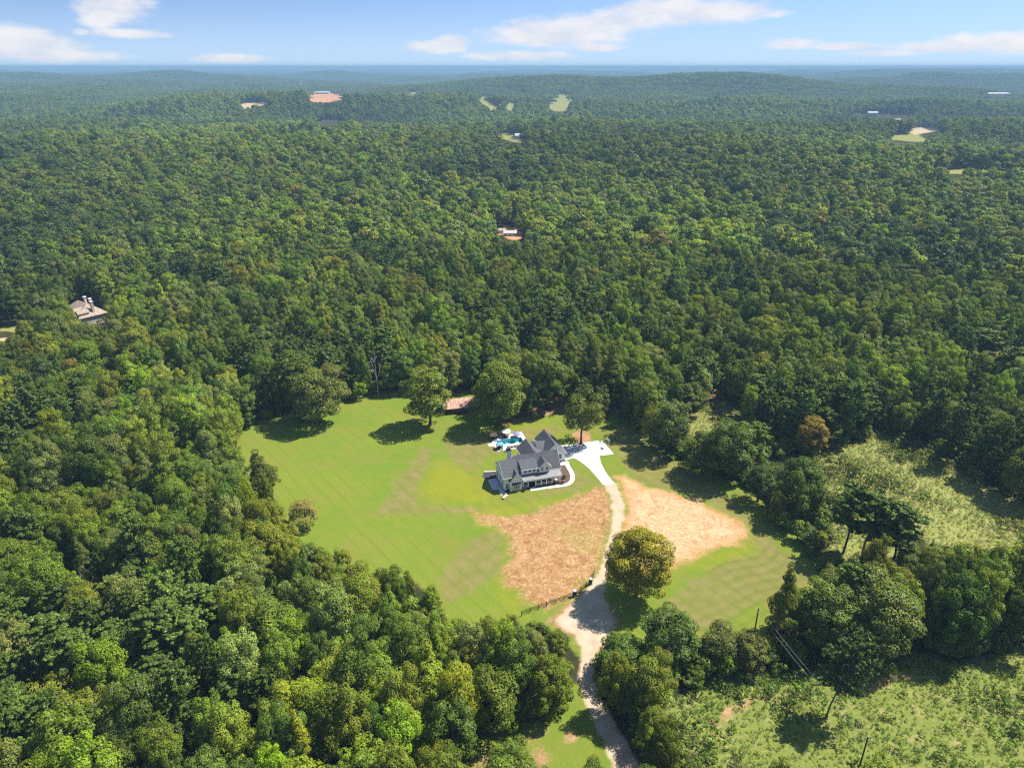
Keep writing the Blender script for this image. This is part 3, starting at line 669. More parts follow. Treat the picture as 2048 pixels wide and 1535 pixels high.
def scatter(name, lib, P, rot, scl, idx, tint, label, cat):
    me = bpy.data.meshes.new(name); me.vertices.add(len(P)); me.vertices.foreach_set('co', np.asarray(P, np.float32).ravel())
    for an, typ, key, data in (('rot', 'FLOAT_VECTOR', 'vector', rot), ('scl', 'FLOAT_VECTOR', 'vector', scl), ('tint', 'FLOAT_VECTOR', 'vector', tint), ('idx', 'INT', 'value', idx)):
        a = me.attributes.new(an, typ, 'POINT'); a.data.foreach_set(key, np.asarray(data, np.int32 if typ == 'INT' else np.float32).ravel())
    o = link(bpy.data.objects.new(name, me)); tag(o, label, cat, kind='stuff')
    ng = bpy.data.node_groups.new(name + '_scatter', 'GeometryNodeTree'); ng.is_modifier = True
    ng.interface.new_socket('Geometry', in_out='INPUT', socket_type='NodeSocketGeometry'); ng.interface.new_socket('Geometry', in_out='OUTPUT', socket_type='NodeSocketGeometry')
    gi = ng.nodes.new('NodeGroupInput'); go = ng.nodes.new('NodeGroupOutput'); ci = ng.nodes.new('GeometryNodeCollectionInfo'); iop = ng.nodes.new('GeometryNodeInstanceOnPoints')
    ci.inputs['Collection'].default_value = lib; ci.inputs['Separate Children'].default_value = True; ci.inputs['Reset Children'].default_value = True
    iop.inputs['Pick Instance'].default_value = True
    def attr(nm, typ):
        a = ng.nodes.new('GeometryNodeInputNamedAttribute'); a.data_type = typ; a.inputs[0].default_value = nm; return a.outputs[0]
    e2r = ng.nodes.new('FunctionNodeEulerToRotation'); ng.links.new(attr('rot', 'FLOAT_VECTOR'), e2r.inputs[0])
    ng.links.new(gi.outputs[0], iop.inputs['Points']); ng.links.new(ci.outputs[0], iop.inputs['Instance']); ng.links.new(attr('idx', 'INT'), iop.inputs['Instance Index'])
    ng.links.new(e2r.outputs[0], iop.inputs['Rotation']); ng.links.new(attr('scl', 'FLOAT_VECTOR'), iop.inputs['Scale']); ng.links.new(iop.outputs[0], go.inputs[0])
    md = o.modifiers.new('scatter', 'NODES'); md.node_group = ng
    return o


# ---- clear mask in the photograph: nothing tall may stand in front of these places
MW, MH = 1024, 768
def raster(polys):
    yy, xx = np.mgrid[0:MH, 0:MW]; P = np.stack([xx.ravel() * 2 + 1.0, yy.ravel() * 2 + 1.0], 1); out = np.zeros(len(P), bool)
    for p in polys:
        p = np.array(p, float); lo = p.min(0); hi = p.max(0); s = np.where(((P >= lo) & (P <= hi)).all(1))[0]
        if len(s): out[s] |= sdpoly(P[s], p) > 0
    return out.reshape(MH, MW)


CLEAR_NEAR = [ZP[k] for k in ('lawn', 'clear_low', 'road', 'field_a', 'field_b', 'field_c')]
MASK = raster(CLEAR_NEAR + [p for p, _ in FAR_CLEAR] + KEEP)
_ang = np.linspace(0, 2 * math.pi, 12, endpoint=False)


def blocks(X, Y, Z, R, H, allow=0.0):
    """share of a tree's outline that would cover a clear place (the crown taken as an ellipsoid)"""
    hit = np.zeros(len(X)); tot = 0
    for fz in (0.03, 0.3, 0.62, 0.97):
        rr = R * {0.03: 0.25, 0.3: 0.85, 0.62: 0.95, 0.97: 0.25}[fz]
        for a in (_ang if 0.1 < fz < 0.9 else _ang[::4]):
            px, py = project_np(X + rr * np.cos(a), Y + rr * np.sin(a), Z + H * fz)
            ix = np.floor(px / 2).astype(int); iy = np.floor(py / 2).astype(int); ok = (ix >= 0) & (ix < MW) & (iy >= 0) & (iy < MH)
            h = np.zeros(len(X)); h[ok] = MASK[iy[ok], ix[ok]]; hit += h; tot += 1
    return hit / tot


def in_clear_ground(X, Y):
    P = np.stack([X, Y], 1); s = np.full(len(X), -9.0)
    for k in ('lawn', 'clear_low', 'road', 'field_a', 'field_b', 'field_c'): s = np.maximum(s, zone(P, k))
    return s


TINTS = np.array([1.20, 1.25, 1.1]) * np.array([(0.116, 0.156, 0.016), (0.076, 0.116, 0.015), (0.146, 0.170, 0.018), (0.140, 0.168, 0.040), (0.140, 0.196, 0.012), (0.180, 0.200, 0.014), (0.098, 0.138, 0.026)])
TINT_P = np.array([0.27, 0.18, 0.17, 0.15, 0.12, 0.04, 0.07])
TINT_W = ['mid-green', 'dark green', 'olive green', 'grey-green', 'bright green', 'yellow-green', 'bluish green']


def hexgrid(x0, x1, y0, y1, s, jit, r):
    ys = np.arange(y0, y1, s * 0.87); xs = np.arange(x0, x1, s); XX, YY = np.meshgrid(xs, ys); XX = XX + (np.arange(len(ys)) % 2)[:, None] * s * 0.5
    return (XX + r.uniform(-jit, jit, XX.shape) * s).ravel(), (YY + r.uniform(-jit, jit, YY.shape) * s).ravel()


def tint_for(X, Y, r, n):
    k = r.choice(len(TINTS), n, p=TINT_P); t = TINTS[k] * r.uniform(0.78, 1.25, (n, 1)) * r.uniform(0.92, 1.08, (n, 3)); return k, t


def wedge(X, Y, margin): return (Y > 55) & (np.abs(X) < 0.82 * Y + margin)


# manual trees: (kind, proto index, base px, top y, crown width px, tint, label, category, extra)
T_ = lambda *c: tuple(c)
MANUAL = [
    ('broadleaf_tree', 1, (640, 846), 736, 92, (0.088, 0.108, 0.042), 'rounded leafy tree at the lawn corner, its long shadow on the grass'),
    ('broadleaf_tree', 2, (611, 832), 704, 84, (0.066, 0.096, 0.030), 'tall tree with bare lower trunk behind the rounded lawn-corner tree'),
    ('broadleaf_tree', 0, (860, 850), 738, 92, (0.092, 0.124, 0.030), 'spreading bright tree beside the end wall of the red barn'),
    ('broadleaf_tree', 4, (903, 797), 718, 40, (0.074, 0.104, 0.026), 'narrow upright tree just behind the red barn roof'),
    ('broadleaf_tree', 1, (998, 851), 720, 92, (0.090, 0.122, 0.028), 'big bright leafy tree between the red barn and the pool'),
    ('broadleaf_tree', 0, (1097, 818), 710, 78, (0.066, 0.094, 0.028), 'leafy tree on bare red ground behind the pool'),
    ('broadleaf_tree', 5, (1162, 887), 780, 76, (0.082, 0.105, 0.036), 'open-crowned tree at the corner of the concrete driveway'),
    ('broadleaf_tree', 12, (1272, 1190), 1056, 128, (0.150, 0.142, 0.022), 'large golden-green tree beside the gravel road'),
    ('broadleaf_tree', 5, (613, 1056), 1000, 54, (0.15, 0.14, 0.07), 'small sparse yellowish tree standing alone on the lawn'),
    ('broadleaf_tree', 4, (548, 1004), 908, 64, (0.062, 0.078, 0.024), 'dark ragged tree leaning out over the lawn edge'),
    ('broadleaf_tree', 0, (1335, 906), 806, 74, (0.064, 0.092, 0.040), 'round grey-green tree heading the hedge line by the lawn'),
    ('broadleaf_tree', 2, (1372, 832), 760, 62, (0.058, 0.084, 0.026), 'tree between the red bank and the small bright weed patch'),
    ('broadleaf_tree', 3, (1402, 946), 866, 78, (0.056, 0.082, 0.026), 'low dense tree second along the hedge line'),
    ('broadleaf_tree', 0, (1455, 957), 846, 96, (0.050, 0.080, 0.024), 'big dark tree in the middle of the hedge line'),
    ('pine_tree', 9, (1497, 936), 850, 60, (0.064, 0.092, 0.024), 'pine rising behind the big dark hedge-line tree'),
    ('broadleaf_tree', 6, (1515, 1002), 925, 62, (0.036, 0.060, 0.022), 'small very dark round tree in a gap of the hedge line'),
    ('broadleaf_tree', 3, (1595, 1032), 918, 96, (0.048, 0.076, 0.022), 'broad dark tree between the lawn and the pale field'),
    ('pine_tree', 7, (1686, 1106), 974, 76, (0.040, 0.064, 0.022), 'first pine of the bare-trunked pine row beside the pale field'),
    ('pine_tree', 8, (1722, 1126), 996, 70, (0.042, 0.066, 0.022), 'second pine of the bare-trunked pine row beside the pale field'),
    ('pine_tree', 7, (1748, 1136), 1004, 76, (0.046, 0.072, 0.022), 'third pine of the bare-trunked pine row beside the pale field'),
    ('pine_tree', 8, (1778, 1146), 1016, 84, (0.044, 0.068, 0.024), 'last pine of the bare-trunked pine row beside the pale field'),
    ('broadleaf_tree', 4, (1549, 1296), 1146, 62, (0.078, 0.096, 0.030), 'tall thin tree with pale trunk beside the wires'),
    ('broadleaf_tree', 0, (1628, 1295), 1170, 110, (0.064, 0.096, 0.028), 'round tree between the pale-trunked tree and the weedy field'),
    ('broadleaf_tree', 1, (1740, 1305), 1168, 130, (0.078, 0.104, 0.036), 'large soft grey-green tree at the edge of the weedy field'),
    ('broadleaf_tree', 0, (1340, 1332), 1226, 108, (0.046, 0.076, 0.026), 'round dark tree at the foot of the lawn, short of the utility pole'),
    ('broadleaf_tree', 5, (1435, 1332), 1256, 82, (0.074, 0.090, 0.044), 'greyish half-bare tree beside the round dark tree at the lawn foot'),
    ('broadleaf_tree', 6, (1492, 1338), 1262, 78, (0.076, 0.088, 0.030), 'olive bushy tree hiding the foot of the utility pole'),
    ('broadleaf_tree', 3, (1243, 1350), 1282, 104, (0.058, 0.092, 0.026), 'bushy tree on the gravel road bend opposite the dense woods'),
    ('broadleaf_tree', 0, (572, 1660), 1496, 70, (0.125, 0.215, 0.012), 'vivid lime-green tree rising out of the darker woods'),
    ('broadleaf_tree', 3, (1015, 1600), 1484, 100, (0.075, 0.110, 0.030), 'low spreading tree beside the bare orange ground'),
    ('broadleaf_tree', 1, (1990, 760), 715, 80, (0.15, 0.16, 0.10), 'pale grey-green tree standing out of the woods past the field'),
    ('broadleaf_tree', 0, (1620, 915), 838, 60, (0.125, 0.100, 0.032), 'rusty olive tree at the corner of the pale field'),
]


def add_tree(name, pi, X, Y, Z, R, H, tint, rz, label, group=None, tilt=(0, 0), trunk_mat=None, cat='tree'):
    p = PROTO[pi]; root = bpy.data.objects.new(name, None); root.location = (X, Y, Z); root.rotation_euler = (tilt[0], tilt[1], rz); root.empty_display_size = 1
    root.scale = (R / p['R'], R / p['R'], H / p['H']); link(root)
    t = bpy.data.objects.new('trunk', p['trunk']); link(t, root)
    c = bpy.data.objects.new('crown', p['crown']); link(c, root); c['tint'] = [float(v) for v in tint]
    tag(root, label, cat, group)
    return root


man_pos = []
for k, (name, pi, (bx, by), ty, wpx, tint, label) in enumerate(MANUAL):
    X, Y = gp(bx, by); h = hgt(bx, by, ty); dep = Y * math.cos(PITCH) + CAM_H * math.sin(PITCH); R = wpx / 2 * dep / F_PX
    add_tree(name, pi, X, Y, 0.0, R * 1.04, h * 1.02, tuple(np.array(tint) * ((2.5, 2.35, 0.9) if name == 'pine_tree' else (1.8, 1.72, 0.75))), k * 1.7, label, tilt=((-0.10, 0.12) if 'leaning out' in label else (0, 0)))
    man_pos.append((X, Y, R))
# the leaning pine in the weedy field
lc, lt = make_pine(27, R=6.5, H=22, base=0.40, nb=74, tuft=0.50, lean=0.30)
X, Y = gp(1652, 1434); h = hgt(1652, 1434, 1292)
root = empty('pine_tree', (X, Y, 0), 0.35); root.scale = (h / 22 * 0.9,) * 2 + (h / 22 * 1.02,)
link(bpy.data.objects.new('trunk', np_mesh('trunk', lt[0], lt[1], [pmat('grey_bark', (0.16, 0.135, 0.115), 0.9, 0.2, 3.0)])), root)
c = link(bpy.data.objects.new('crown', crown_mesh('crown', lc, M_NEEDLE)), root); c['tint'] = [0.090, 0.135, 0.026]
tag(root, 'lone leaning pine with bare trunk under the power wires', 'tree'); man_pos.append((X, Y, 5))
# leafless trees
for k, ((bx, by), ty, mt, mw, label) in enumerate([((185, 1235), 1135, M_DEAD, M_PURPLE, 'leafless purple-grey tree in the middle of the woods'), ((722, 1235), 1148, M_DEAD, M_DEAD, 'bleached dead tree at the lawn foot beside dark trees'),
                                            ((757, 790), 692, M_DEAD, M_DEAD, 'thin dead tree against the shaded woods behind the lawn'), ((600, 1040), 1000, M_PALEBARK, M_PALEBARK, 'small bare sapling beside the sparse lawn tree'), ((1290, 1293), 1236, M_BARK, M_BARK, 'thin bare dark tree below the golden-green tree')]):
    X, Y = gp(bx, by); h = hgt(bx, by, ty); a, b = make_bare(90 + k); root = empty('bare_tree', (X, Y, 0), k * 1.3); s = h / 13.5; root.scale = (s * (1.0 if k not in (2, 4) else 0.5), s * (1.0 if k not in (2, 4) else 0.5), s)
    link(bpy.data.objects.new('trunk', np_mesh('trunk', a[0], a[1], [mt])), root); link(bpy.data.objects.new('branches', np_mesh('branches', b[0], b[1], [mw])), root)['kind'] = 'stuff'
    tag(root, label, 'tree'); man_pos.append((X, Y, 2.5))
MP = np.array(man_pos)


def zone_words(X, Y):
    if X > 45 and Y < 175: return 'in the thicket by the power poles'
    if X > 45 and Y < 240: return 'in trees bordering the pale field'
    if X > 20 and Y < 150: return 'in the trees on the road bend'
    if Y < 150 and X > -60: return 'in the woods beside the gravel road'
    if X < -55 and Y < 205: return 'in the deep woods below the lawn'
    if X < -80: return 'in the woods across the lawn'
    if X < -10: return 'in the woods behind the red barn'
    if X < 45: return 'in the woods behind the pool'
    return 'in the woods beyond the overgrown field'


LANDMARKS = [(*gp(185, 1235), 'close to the leafless purple-grey tree'), (*gp(722, 1235), 'close to the bleached dead tree'), (*gp(572, 1660), 'close to the vivid lime-green tree'), (*gp(757, 790), 'close to the thin dead tree'),
             (*gp(1549, 1296), 'close to the pale-trunked thin tree'), (*gp(548, 1004), 'close to the dark ragged leaning tree'), (*gp(640, 846), 'close to the rounded lawn-corner tree'), (*gp(1015, 1600), 'close to the low tree by orange ground')]


def build_forest():
    r = np.random.default_rng(5)
    # near woods: full trees
    X, Y = hexgrid(-420, 420, 58, 480, 6.7, 0.38, r); k = wedge(X, Y, 40) & (np.hypot(X, Y) < 470); X, Y = X[k], Y[k]
    n = len(X); R = r.uniform(2.7, 5.2, n) * np.where(r.random(n) < 0.12, 1.3, 1); H = 9.0 + R * 1.85 + r.uniform(-4.0, 5.5, n); Z = terrain(X, Y)
    ok = (blocks(X, Y, Z, R, H) < 0.06)
    for s in (0.8, 0.62, 0.46):       # trees that would overhang a clearing shrink before they give way
        R2 = np.where(ok, R, R * s); H2 = np.where(ok, H, H * (0.25 + 0.75 * s)); ok2 = blocks(X, Y, Z, R2, H2) < 0.06
        upd = (~ok) & ok2; R[upd] = R2[upd]; H[upd] = H2[upd]; ok |= ok2
    ok &= in_clear_ground(X, Y) < 1.5
    ok &= sdpoly(np.stack([X, Y], 1), ground_poly(NO_RANDOM)) < 0
    d = np.min(np.hypot(X[:, None] - MP[None, :, 0], Y[:, None] - MP[None, :, 1]) - 0.55 * MP[None, :, 2], 1) if len(MP) else 99
    ok &= d > 2.2
    # leave the shaded strip and the red ground behind the pool open
    X, Y, Z, R, H = X[ok], Y[ok], Z[ok], R[ok], H[ok]; n = len(X)
    # pines grow in groups
    pn = np.sin(X * 0.031 + 1.0) * np.sin(Y * 0.037 + X * 0.012 + 2.0) + r.normal(0, 0.35, n) + 0.35 * (X > 45) * (Y < 300)
    idx = r.choice([0, 1, 2, 3, 4, 5, 6], n, p=[0.22, 0.2, 0.14, 0.14, 0.08, 0.06, 0.16]); pine = pn > 0.62; idx[pine] = r.choice([7, 8, 9], pine.sum())
    tk, tint = tint_for(X, Y, r, n); tint[pine] = np.array([0.102, 0.150, 0.021]) * r.uniform(0.75, 1.5, (pine.sum(), 1)); R[pine] *= 0.85
    # the yellowing stretch of woods under the lawn
    tint *= (1.04 + 0.24 * np.sin(X * 0.045 + 0.6) * np.sin(Y * 0.038 + X * 0.017 + 1.1))[:, None]
    yw = (X < -25) & (X > -70) & (Y > 135) & (Y < 175) & (r.random(n) < 0.6) & ~pine; tint[yw] = np.array([0.185, 0.208, 0.014]) * r.uniform(0.85, 1.15, (yw.sum(), 1)); tk[yw] = 2
    rare = (r.random(n) < 0.008) & ~pine & (np.hypot(X, Y) > 210); tint[rare] = np.array([0.21, 0.185, 0.02]); tk[rare] = 5
    px, py = project_np(X, Y, Z + H * 0.6); seen = (px > -25) & (px < 2073) & (py > 0) & (py < 1565); dist = np.hypot(np.hypot(X, Y), CAM_H - 12)
    score = np.where(seen, R / dist, -1); order = np.argsort(-score); indiv = np.zeros(n, bool)
    nb_, np_ = 0, 0
    for i in order:
        if score[i] <= 0: break
        if pine[i] and np_ < 150: indiv[i] = True; np_ += 1
        elif not pine[i] and nb_ < 262: indiv[i] = True; nb_ += 1
        if nb_ >= 262 and np_ >= 150: break
        if dist[i] > 330: pass
    # pines only as far out as the broadleaf individuals go
    lim = np.max(dist[indiv & ~pine]); indiv &= dist <= lim * 1.05
    edge = in_clear_ground(X, Y)
    for i in np.where(indiv)[0]:
        big = 'tall' if H[i] > 20.5 else ('mid-sized' if H[i] > 16 else 'small'); zw = zone_words(X[i], Y[i]); wd = 'broad' if R[i] / H[i] > 0.30 else ('narrow' if R[i] / H[i] < 0.25 else '')
        dm = [(math.hypot(X[i] - lx, Y[i] - ly), lw) for lx, ly, lw in LANDMARKS]; dm = min(dm)
        if dm[0] < 15: zw = dm[1]
        elif edge[i] > -8.5: zw = zw.replace('in the', 'on the rim of the', 1)
        kind_ = 'dark-needled pine' if pine[i] else TINT_W[tk[i]].replace('bluish green', 'bluish').replace('dark green', 'dark').replace('olive green', 'olive').replace('bright green', 'bright') + ' leafy tree'
        nm = 'pine_tree' if pine[i] else 'broadleaf_tree'; lb = ' '.join(w for w in (big, wd, kind_, zw) if w)
        add_tree(nm, int(idx[i]), X[i], Y[i], Z[i] - 0.2, R[i], H[i], tint[i], r.uniform(0, 6.28), lb, group='look-alike trees ' + zw)
    m = ~indiv; PR = np.array([p['R'] for p in PROTO]); PH = np.array([p['H'] for p in PROTO])
    P = np.stack([X, Y, Z - 0.2], 1)[m]; sc_ = np.stack([R / PR[idx], R / PR[idx], H / PH[idx]], 1)[m]
    rot = np.stack([r.normal(0, 0.04, n), r.normal(0, 0.04, n), r.uniform(0, 6.28, n)], 1)[m]
    AX, AY, AR = X, Y, R
    # understorey filling the edges of the woods
    x, y = hexgrid(-190, 200, 60, 330, 3.6, 0.34, r); k = wedge(x, y, 25); x, y = x[k], y[k]; q = len(x)
    rr = r.uniform(1.5, 2.9, q); hh = rr * r.uniform(1.7, 2.9, q); zz = terrain(x, y); s = in_clear_ground(x, y)
    ok = (blocks(x, y, zz, rr, hh) < 0.10) & (s < 0.8) & (s > -16.0)
    dmin = np.full(q, 1e9)
    for c0 in range(0, len(AX), 800): dmin = np.minimum(dmin, np.min(np.hypot(x[:, None] - AX[None, c0:c0 + 800], y[:, None] - AY[None, c0:c0 + 800]), 1))
    ok &= dmin > 2.4
    redz = zone(np.stack([x, y], 1), 'red') > -2.0; ok &= ~(redz & (r.random(q) < 0.9))
    d = np.min(np.hypot(x[:, None] - MP[None, :, 0], y[:, None] - MP[None, :, 1]), 1); ok &= d > 1.8
    x, y, zz, rr, hh = x[ok], y[ok], zz[ok], rr[ok], hh[ok]; q = len(x); ii = r.choice([10, 11, 3, 6], q, p=[0.4, 0.4, 0.1, 0.1]); _, ut = tint_for(x, y, r, q)
    scatter('undergrowth', lib_near, np.stack([x, y, zz - 0.1], 1), np.stack([np.zeros(q), np.zeros(q), r.uniform(0, 6.28, q)], 1), np.stack([rr / PR[ii], rr / PR[ii], hh / PH[ii]], 1), ii, ut * r.uniform(0.75, 1.15, (q, 1)),
            'bushes and saplings crowding the edges of the woods', 'undergrowth')
    scatter('forest', lib_near, P, rot, sc_, idx[m], tint[m], 'closed canopy of mixed trees behind the property', 'forest')
    # mid distance
    X, Y = hexgrid(-2100, 2100, 330, 2450, 9.8, 0.36, r); k = wedge(X, Y, 30) & (np.hypot(X, Y) >= 470) & (np.hypot(X, Y) < 2450); X, Y = X[k], Y[k]; Z = terrain(X, Y); n = len(X)
    R = r.uniform(3.6, 7.6, n) * np.where(r.random(n) < 0.15, 1.3, 1); H = 6.5 + R * 1.9 + r.uniform(-4.0, 5.5, n); ok = blocks(X, Y, Z, R, H) < 0.03; X, Y, Z, R, H = X[ok], Y[ok], Z[ok], R[ok], H[ok]; n = len(X)
    ii = r.choice(6, n); _, tint = tint_for(X, Y, r, n)
    big = np.sin(X * 0.006 + 1) * np.sin(Y * 0.0045 + X * 0.002); tint *= (1.08 + 0.34 * big)[:, None]
    dark = np.sin(X * 0.011 + 2) * np.sin(Y * 0.009 + 0.7) + r.normal(0, 0.3, n) > 0.7; tint[dark] = np.array([0.074, 0.112, 0.024]) * r.uniform(0.8, 1.2, (dark.sum(), 1))
    rare = r.random(n) < 0.004; tint[rare] = np.array([0.23, 0.20, 0.03])
    scatter('forest', lib_mid, np.stack([X, Y, Z], 1), np.stack([np.zeros(n), np.zeros(n), r.uniform(0, 6.28, n)], 1), np.stack([R / 5, R / 5, H / 18], 1), ii, tint, 'rolling woods in the middle distance around small clearings', 'forest')
    # far woods in stands
    X, Y = hexgrid(-11500, 11500, 1500, 14000, 52.0, 0.25, r); dd = np.hypot(X, Y); k = wedge(X, Y, 60) & (dd >= 2470) & (dd < 14000); X, Y = X[k], Y[k]; Z = terrain(X, Y); n = len(X)
    ok = blocks(X, Y, Z, np.full(n, 26.0), np.full(n, 18.0)) < 0.03; X, Y, Z = X[ok], Y[ok], Z[ok]; n = len(X); _, tint = tint_for(X, Y, r, n); tint = tint * 0.5 + TINTS[0] * 0.45
    s = r.uniform(0.9, 1.15, n); scatter('forest', lib_far, np.stack([X, Y, Z - 1], 1), np.stack([np.zeros(n), np.zeros(n), r.uniform(0, 6.28, n)], 1), np.stack([s, s, s], 1), r.choice(4, n), tint, 'distant hazy wooded hills running to the skyline', 'forest')
    # weeds on the fields
    x, y = hexgrid(14, 215, 66, 260, 0.92, 0.45, r); s = np.max([zone(np.stack([x, y], 1), k) for k in ('field_a', 'field_b', 'field_c')], 0); redz = zone(np.stack([x, y], 1), 'red')
    dens = 0.5 + 0.5 * np.sin(x * 0.35 + np.sin(y * 0.21) * 2) * np.sin(y * 0.31 + 1.0); k = (s > -0.8) & (redz < 0.2) & (r.random(len(x)) < 0.55 + 0.45 * dens); x, y = x[k], y[k]; n = len(x)
    wt = np.array([(0.20, 0.245, 0.045), (0.30, 0.30, 0.085), (0.11, 0.165, 0.030), (0.21, 0.285, 0.035)])[r.choice(4, n, p=[0.35, 0.25, 0.2, 0.2])] * r.uniform(0.8, 1.2, (n, 1)); d2 = np.sin(x * 0.11 + 1.3 + np.sin(y * 0.07)) * np.sin(y * 0.13 + x * 0.04); wt = wt * (1 + 0.30 * d2)[:, None] * np.where((d2 > 0.35)[:, None], np.array([1.25, 1.05, 1.1]), 1.0); wt = np.where((y < 150)[:, None], wt * np.array([0.72, 0.95, 0.55]), wt); s = r.uniform(0.28, 0.80, n) * (1 - 0.35 * d2) * np.where(r.random(n) < np.where(d2 < -0.2, 0.16, 0.03), 2.3, 1)
    scatter('weeds', lib_weed, np.stack([x, y, np.zeros(n) - 0.05], 1), np.stack([np.zeros(n), np.zeros(n), r.uniform(0, 6.28, n)], 1), np.stack([s, s, s * r.uniform(0.7, 1.2, n)], 1), r.choice(4, n), wt, 'tall weeds and brambles covering the rough fields', 'weeds')


build_forest()
# ---------------------------------------------------------------- building materials
M_WHITE = pmat('white_siding', (0.78, 0.81, 0.85), 0.6, 0.03, 0.8); M_TRIM = pmat('white_trim', (0.74, 0.74, 0.73), 0.5, 0.02, 1.0)
M_SHINGLE = pmat('charcoal_shingle', (0.088, 0.092, 0.106), 0.85, 0.16, 2.2, bump=0.3); M_SEAM = pmat('grey_metal_roof', (0.21, 0.21, 0.22), 0.42, 0.06, 0.7, metal=0.25)
M_STONE = pmat('foundation_stone', (0.22, 0.21, 0.20), 0.9, 0.25, 2.0, bump=0.4); M_BLACK = pmat('black_paint', (0.018, 0.018, 0.02), 0.5, 0.1, 2.0); M_DARKWOOD = pmat('dark_wood', (0.055, 0.035, 0.026), 0.8, 0.25, 2.0)
M_CONC = pmat('concrete', (0.54, 0.525, 0.50), 0.9, 0.07, 0.35, obj=False); M_CONC2 = pmat('patio_concrete', (0.50, 0.49, 0.48), 0.9, 0.08, 0.6, obj=False); M_MULCH = pmat('brown_mulch', (0.115, 0.066, 0.046), 1.0, 0.35, 3.0, bump=0.8, obj=False)
M_GRAVELDARK = pmat('dark_slate', (0.045, 0.046, 0.052), 0.9, 0.25, 2.5, obj=False); M_CREAM = pmat('cream_fabric', (0.62, 0.54, 0.42), 0.9, 0.06, 3.0); M_REDW = pmat('barn_red', (0.17, 0.012, 0.026), 0.8, 0.2, 1.2)
M_TANROOF = pmat('tan_shingle', (0.36, 0.27, 0.22), 0.9, 0.12, 0.8); M_PINKWALL = pmat('pale_brick', (0.50, 0.43, 0.40), 0.9, 0.1, 1.0); M_GREYROOF = pmat('pale_grey_roof', (0.42, 0.42, 0.43), 0.7, 0.06, 0.4); M_OFFWHITE = pmat('off_white_wall', (0.62, 0.60, 0.57), 0.8, 0.05, 0.4)
M_POLE = pmat('weathered_pole', (0.085, 0.066, 0.052), 0.9, 0.2, 3.0); M_STEEL = pmat('galvanised_steel', (0.42, 0.43, 0.44), 0.4, 0.05, 2.0, metal=0.7); M_TEAK = pmat('pale_teak', (0.42, 0.28, 0.16), 0.8, 0.12, 3.0)
M_BLUEFAB = pmat('blue_fabric', (0.16, 0.30, 0.52), 0.8, 0.1, 2.0); M_LILAC = pmat('lilac_fabric', (0.26, 0.27, 0.46), 0.8, 0.1, 2.0); M_TANFAB = pmat('tan_fabric', (0.52, 0.36, 0.17), 0.8, 0.1, 2.0); M_WHITEFAB = pmat('white_fabric', (0.74, 0.72, 0.66), 0.8, 0.04, 2.0); M_NAVY = pmat('dark_fabric', (0.03, 0.032, 0.045), 0.9, 0.15, 3.0)


def mat_glass():
    m = bpy.data.materials.new('window_glass'); m.use_nodes = True; b = m.node_tree.nodes['Principled BSDF']
    tc = N(m.node_tree, 'ShaderNodeTexCoord'); c = MIX(m.node_tree, NOISE(m.node_tree, tc.outputs['Object'], 1.2), (0.02, 0.028, 0.036), (0.05, 0.065, 0.08)); L(m.node_tree, c, b.inputs['Base Color'])
    b.inputs['Roughness'].default_value = 0.06; b.inputs['Specular IOR Level'].default_value = 0.8; return m


def mat_water():
    m = bpy.data.materials.new('pool_water'); m.use_nodes = True; nt = m.node_tree; nt.nodes.clear(); out = N(nt, 'ShaderNodeOutputMaterial')
    t = N(nt, 'ShaderNodeBsdfTransparent'); t.inputs[0].default_value = (0.74, 0.95, 0.97, 1); g = N(nt, 'ShaderNodeBsdfGlossy'); g.inputs['Roughness'].default_value = 0.04
    fr = N(nt, 'ShaderNodeFresnel'); fr.inputs[0].default_value = 1.33; pos = N(nt, 'ShaderNodeNewGeometry').outputs['Position']
    bp = N(nt, 'ShaderNodeBump'); bp.inputs['Strength'].default_value = 0.25; bp.inputs['Distance'].default_value = 0.05; L(nt, NOISE(nt, pos, 2.5, 3.0), bp.inputs['Height']); L(nt, bp.outputs[0], g.inputs['Normal']); L(nt, bp.outputs[0], fr.inputs['Normal'])
    mx = N(nt, 'ShaderNodeMixShader'); L(nt, fr.outputs[0], mx.inputs[0]); L(nt, t.outputs[0], mx.inputs[1]); L(nt, g.outputs[0], mx.inputs[2]); L(nt, mx.outputs[0], out.inputs[0]); return m


M_GLASS = mat_glass(); M_WATER = mat_water(); M_POOL = pmat('pool_plaster', (0.26, 0.66, 0.74), 0.8, 0.08, 0.8)

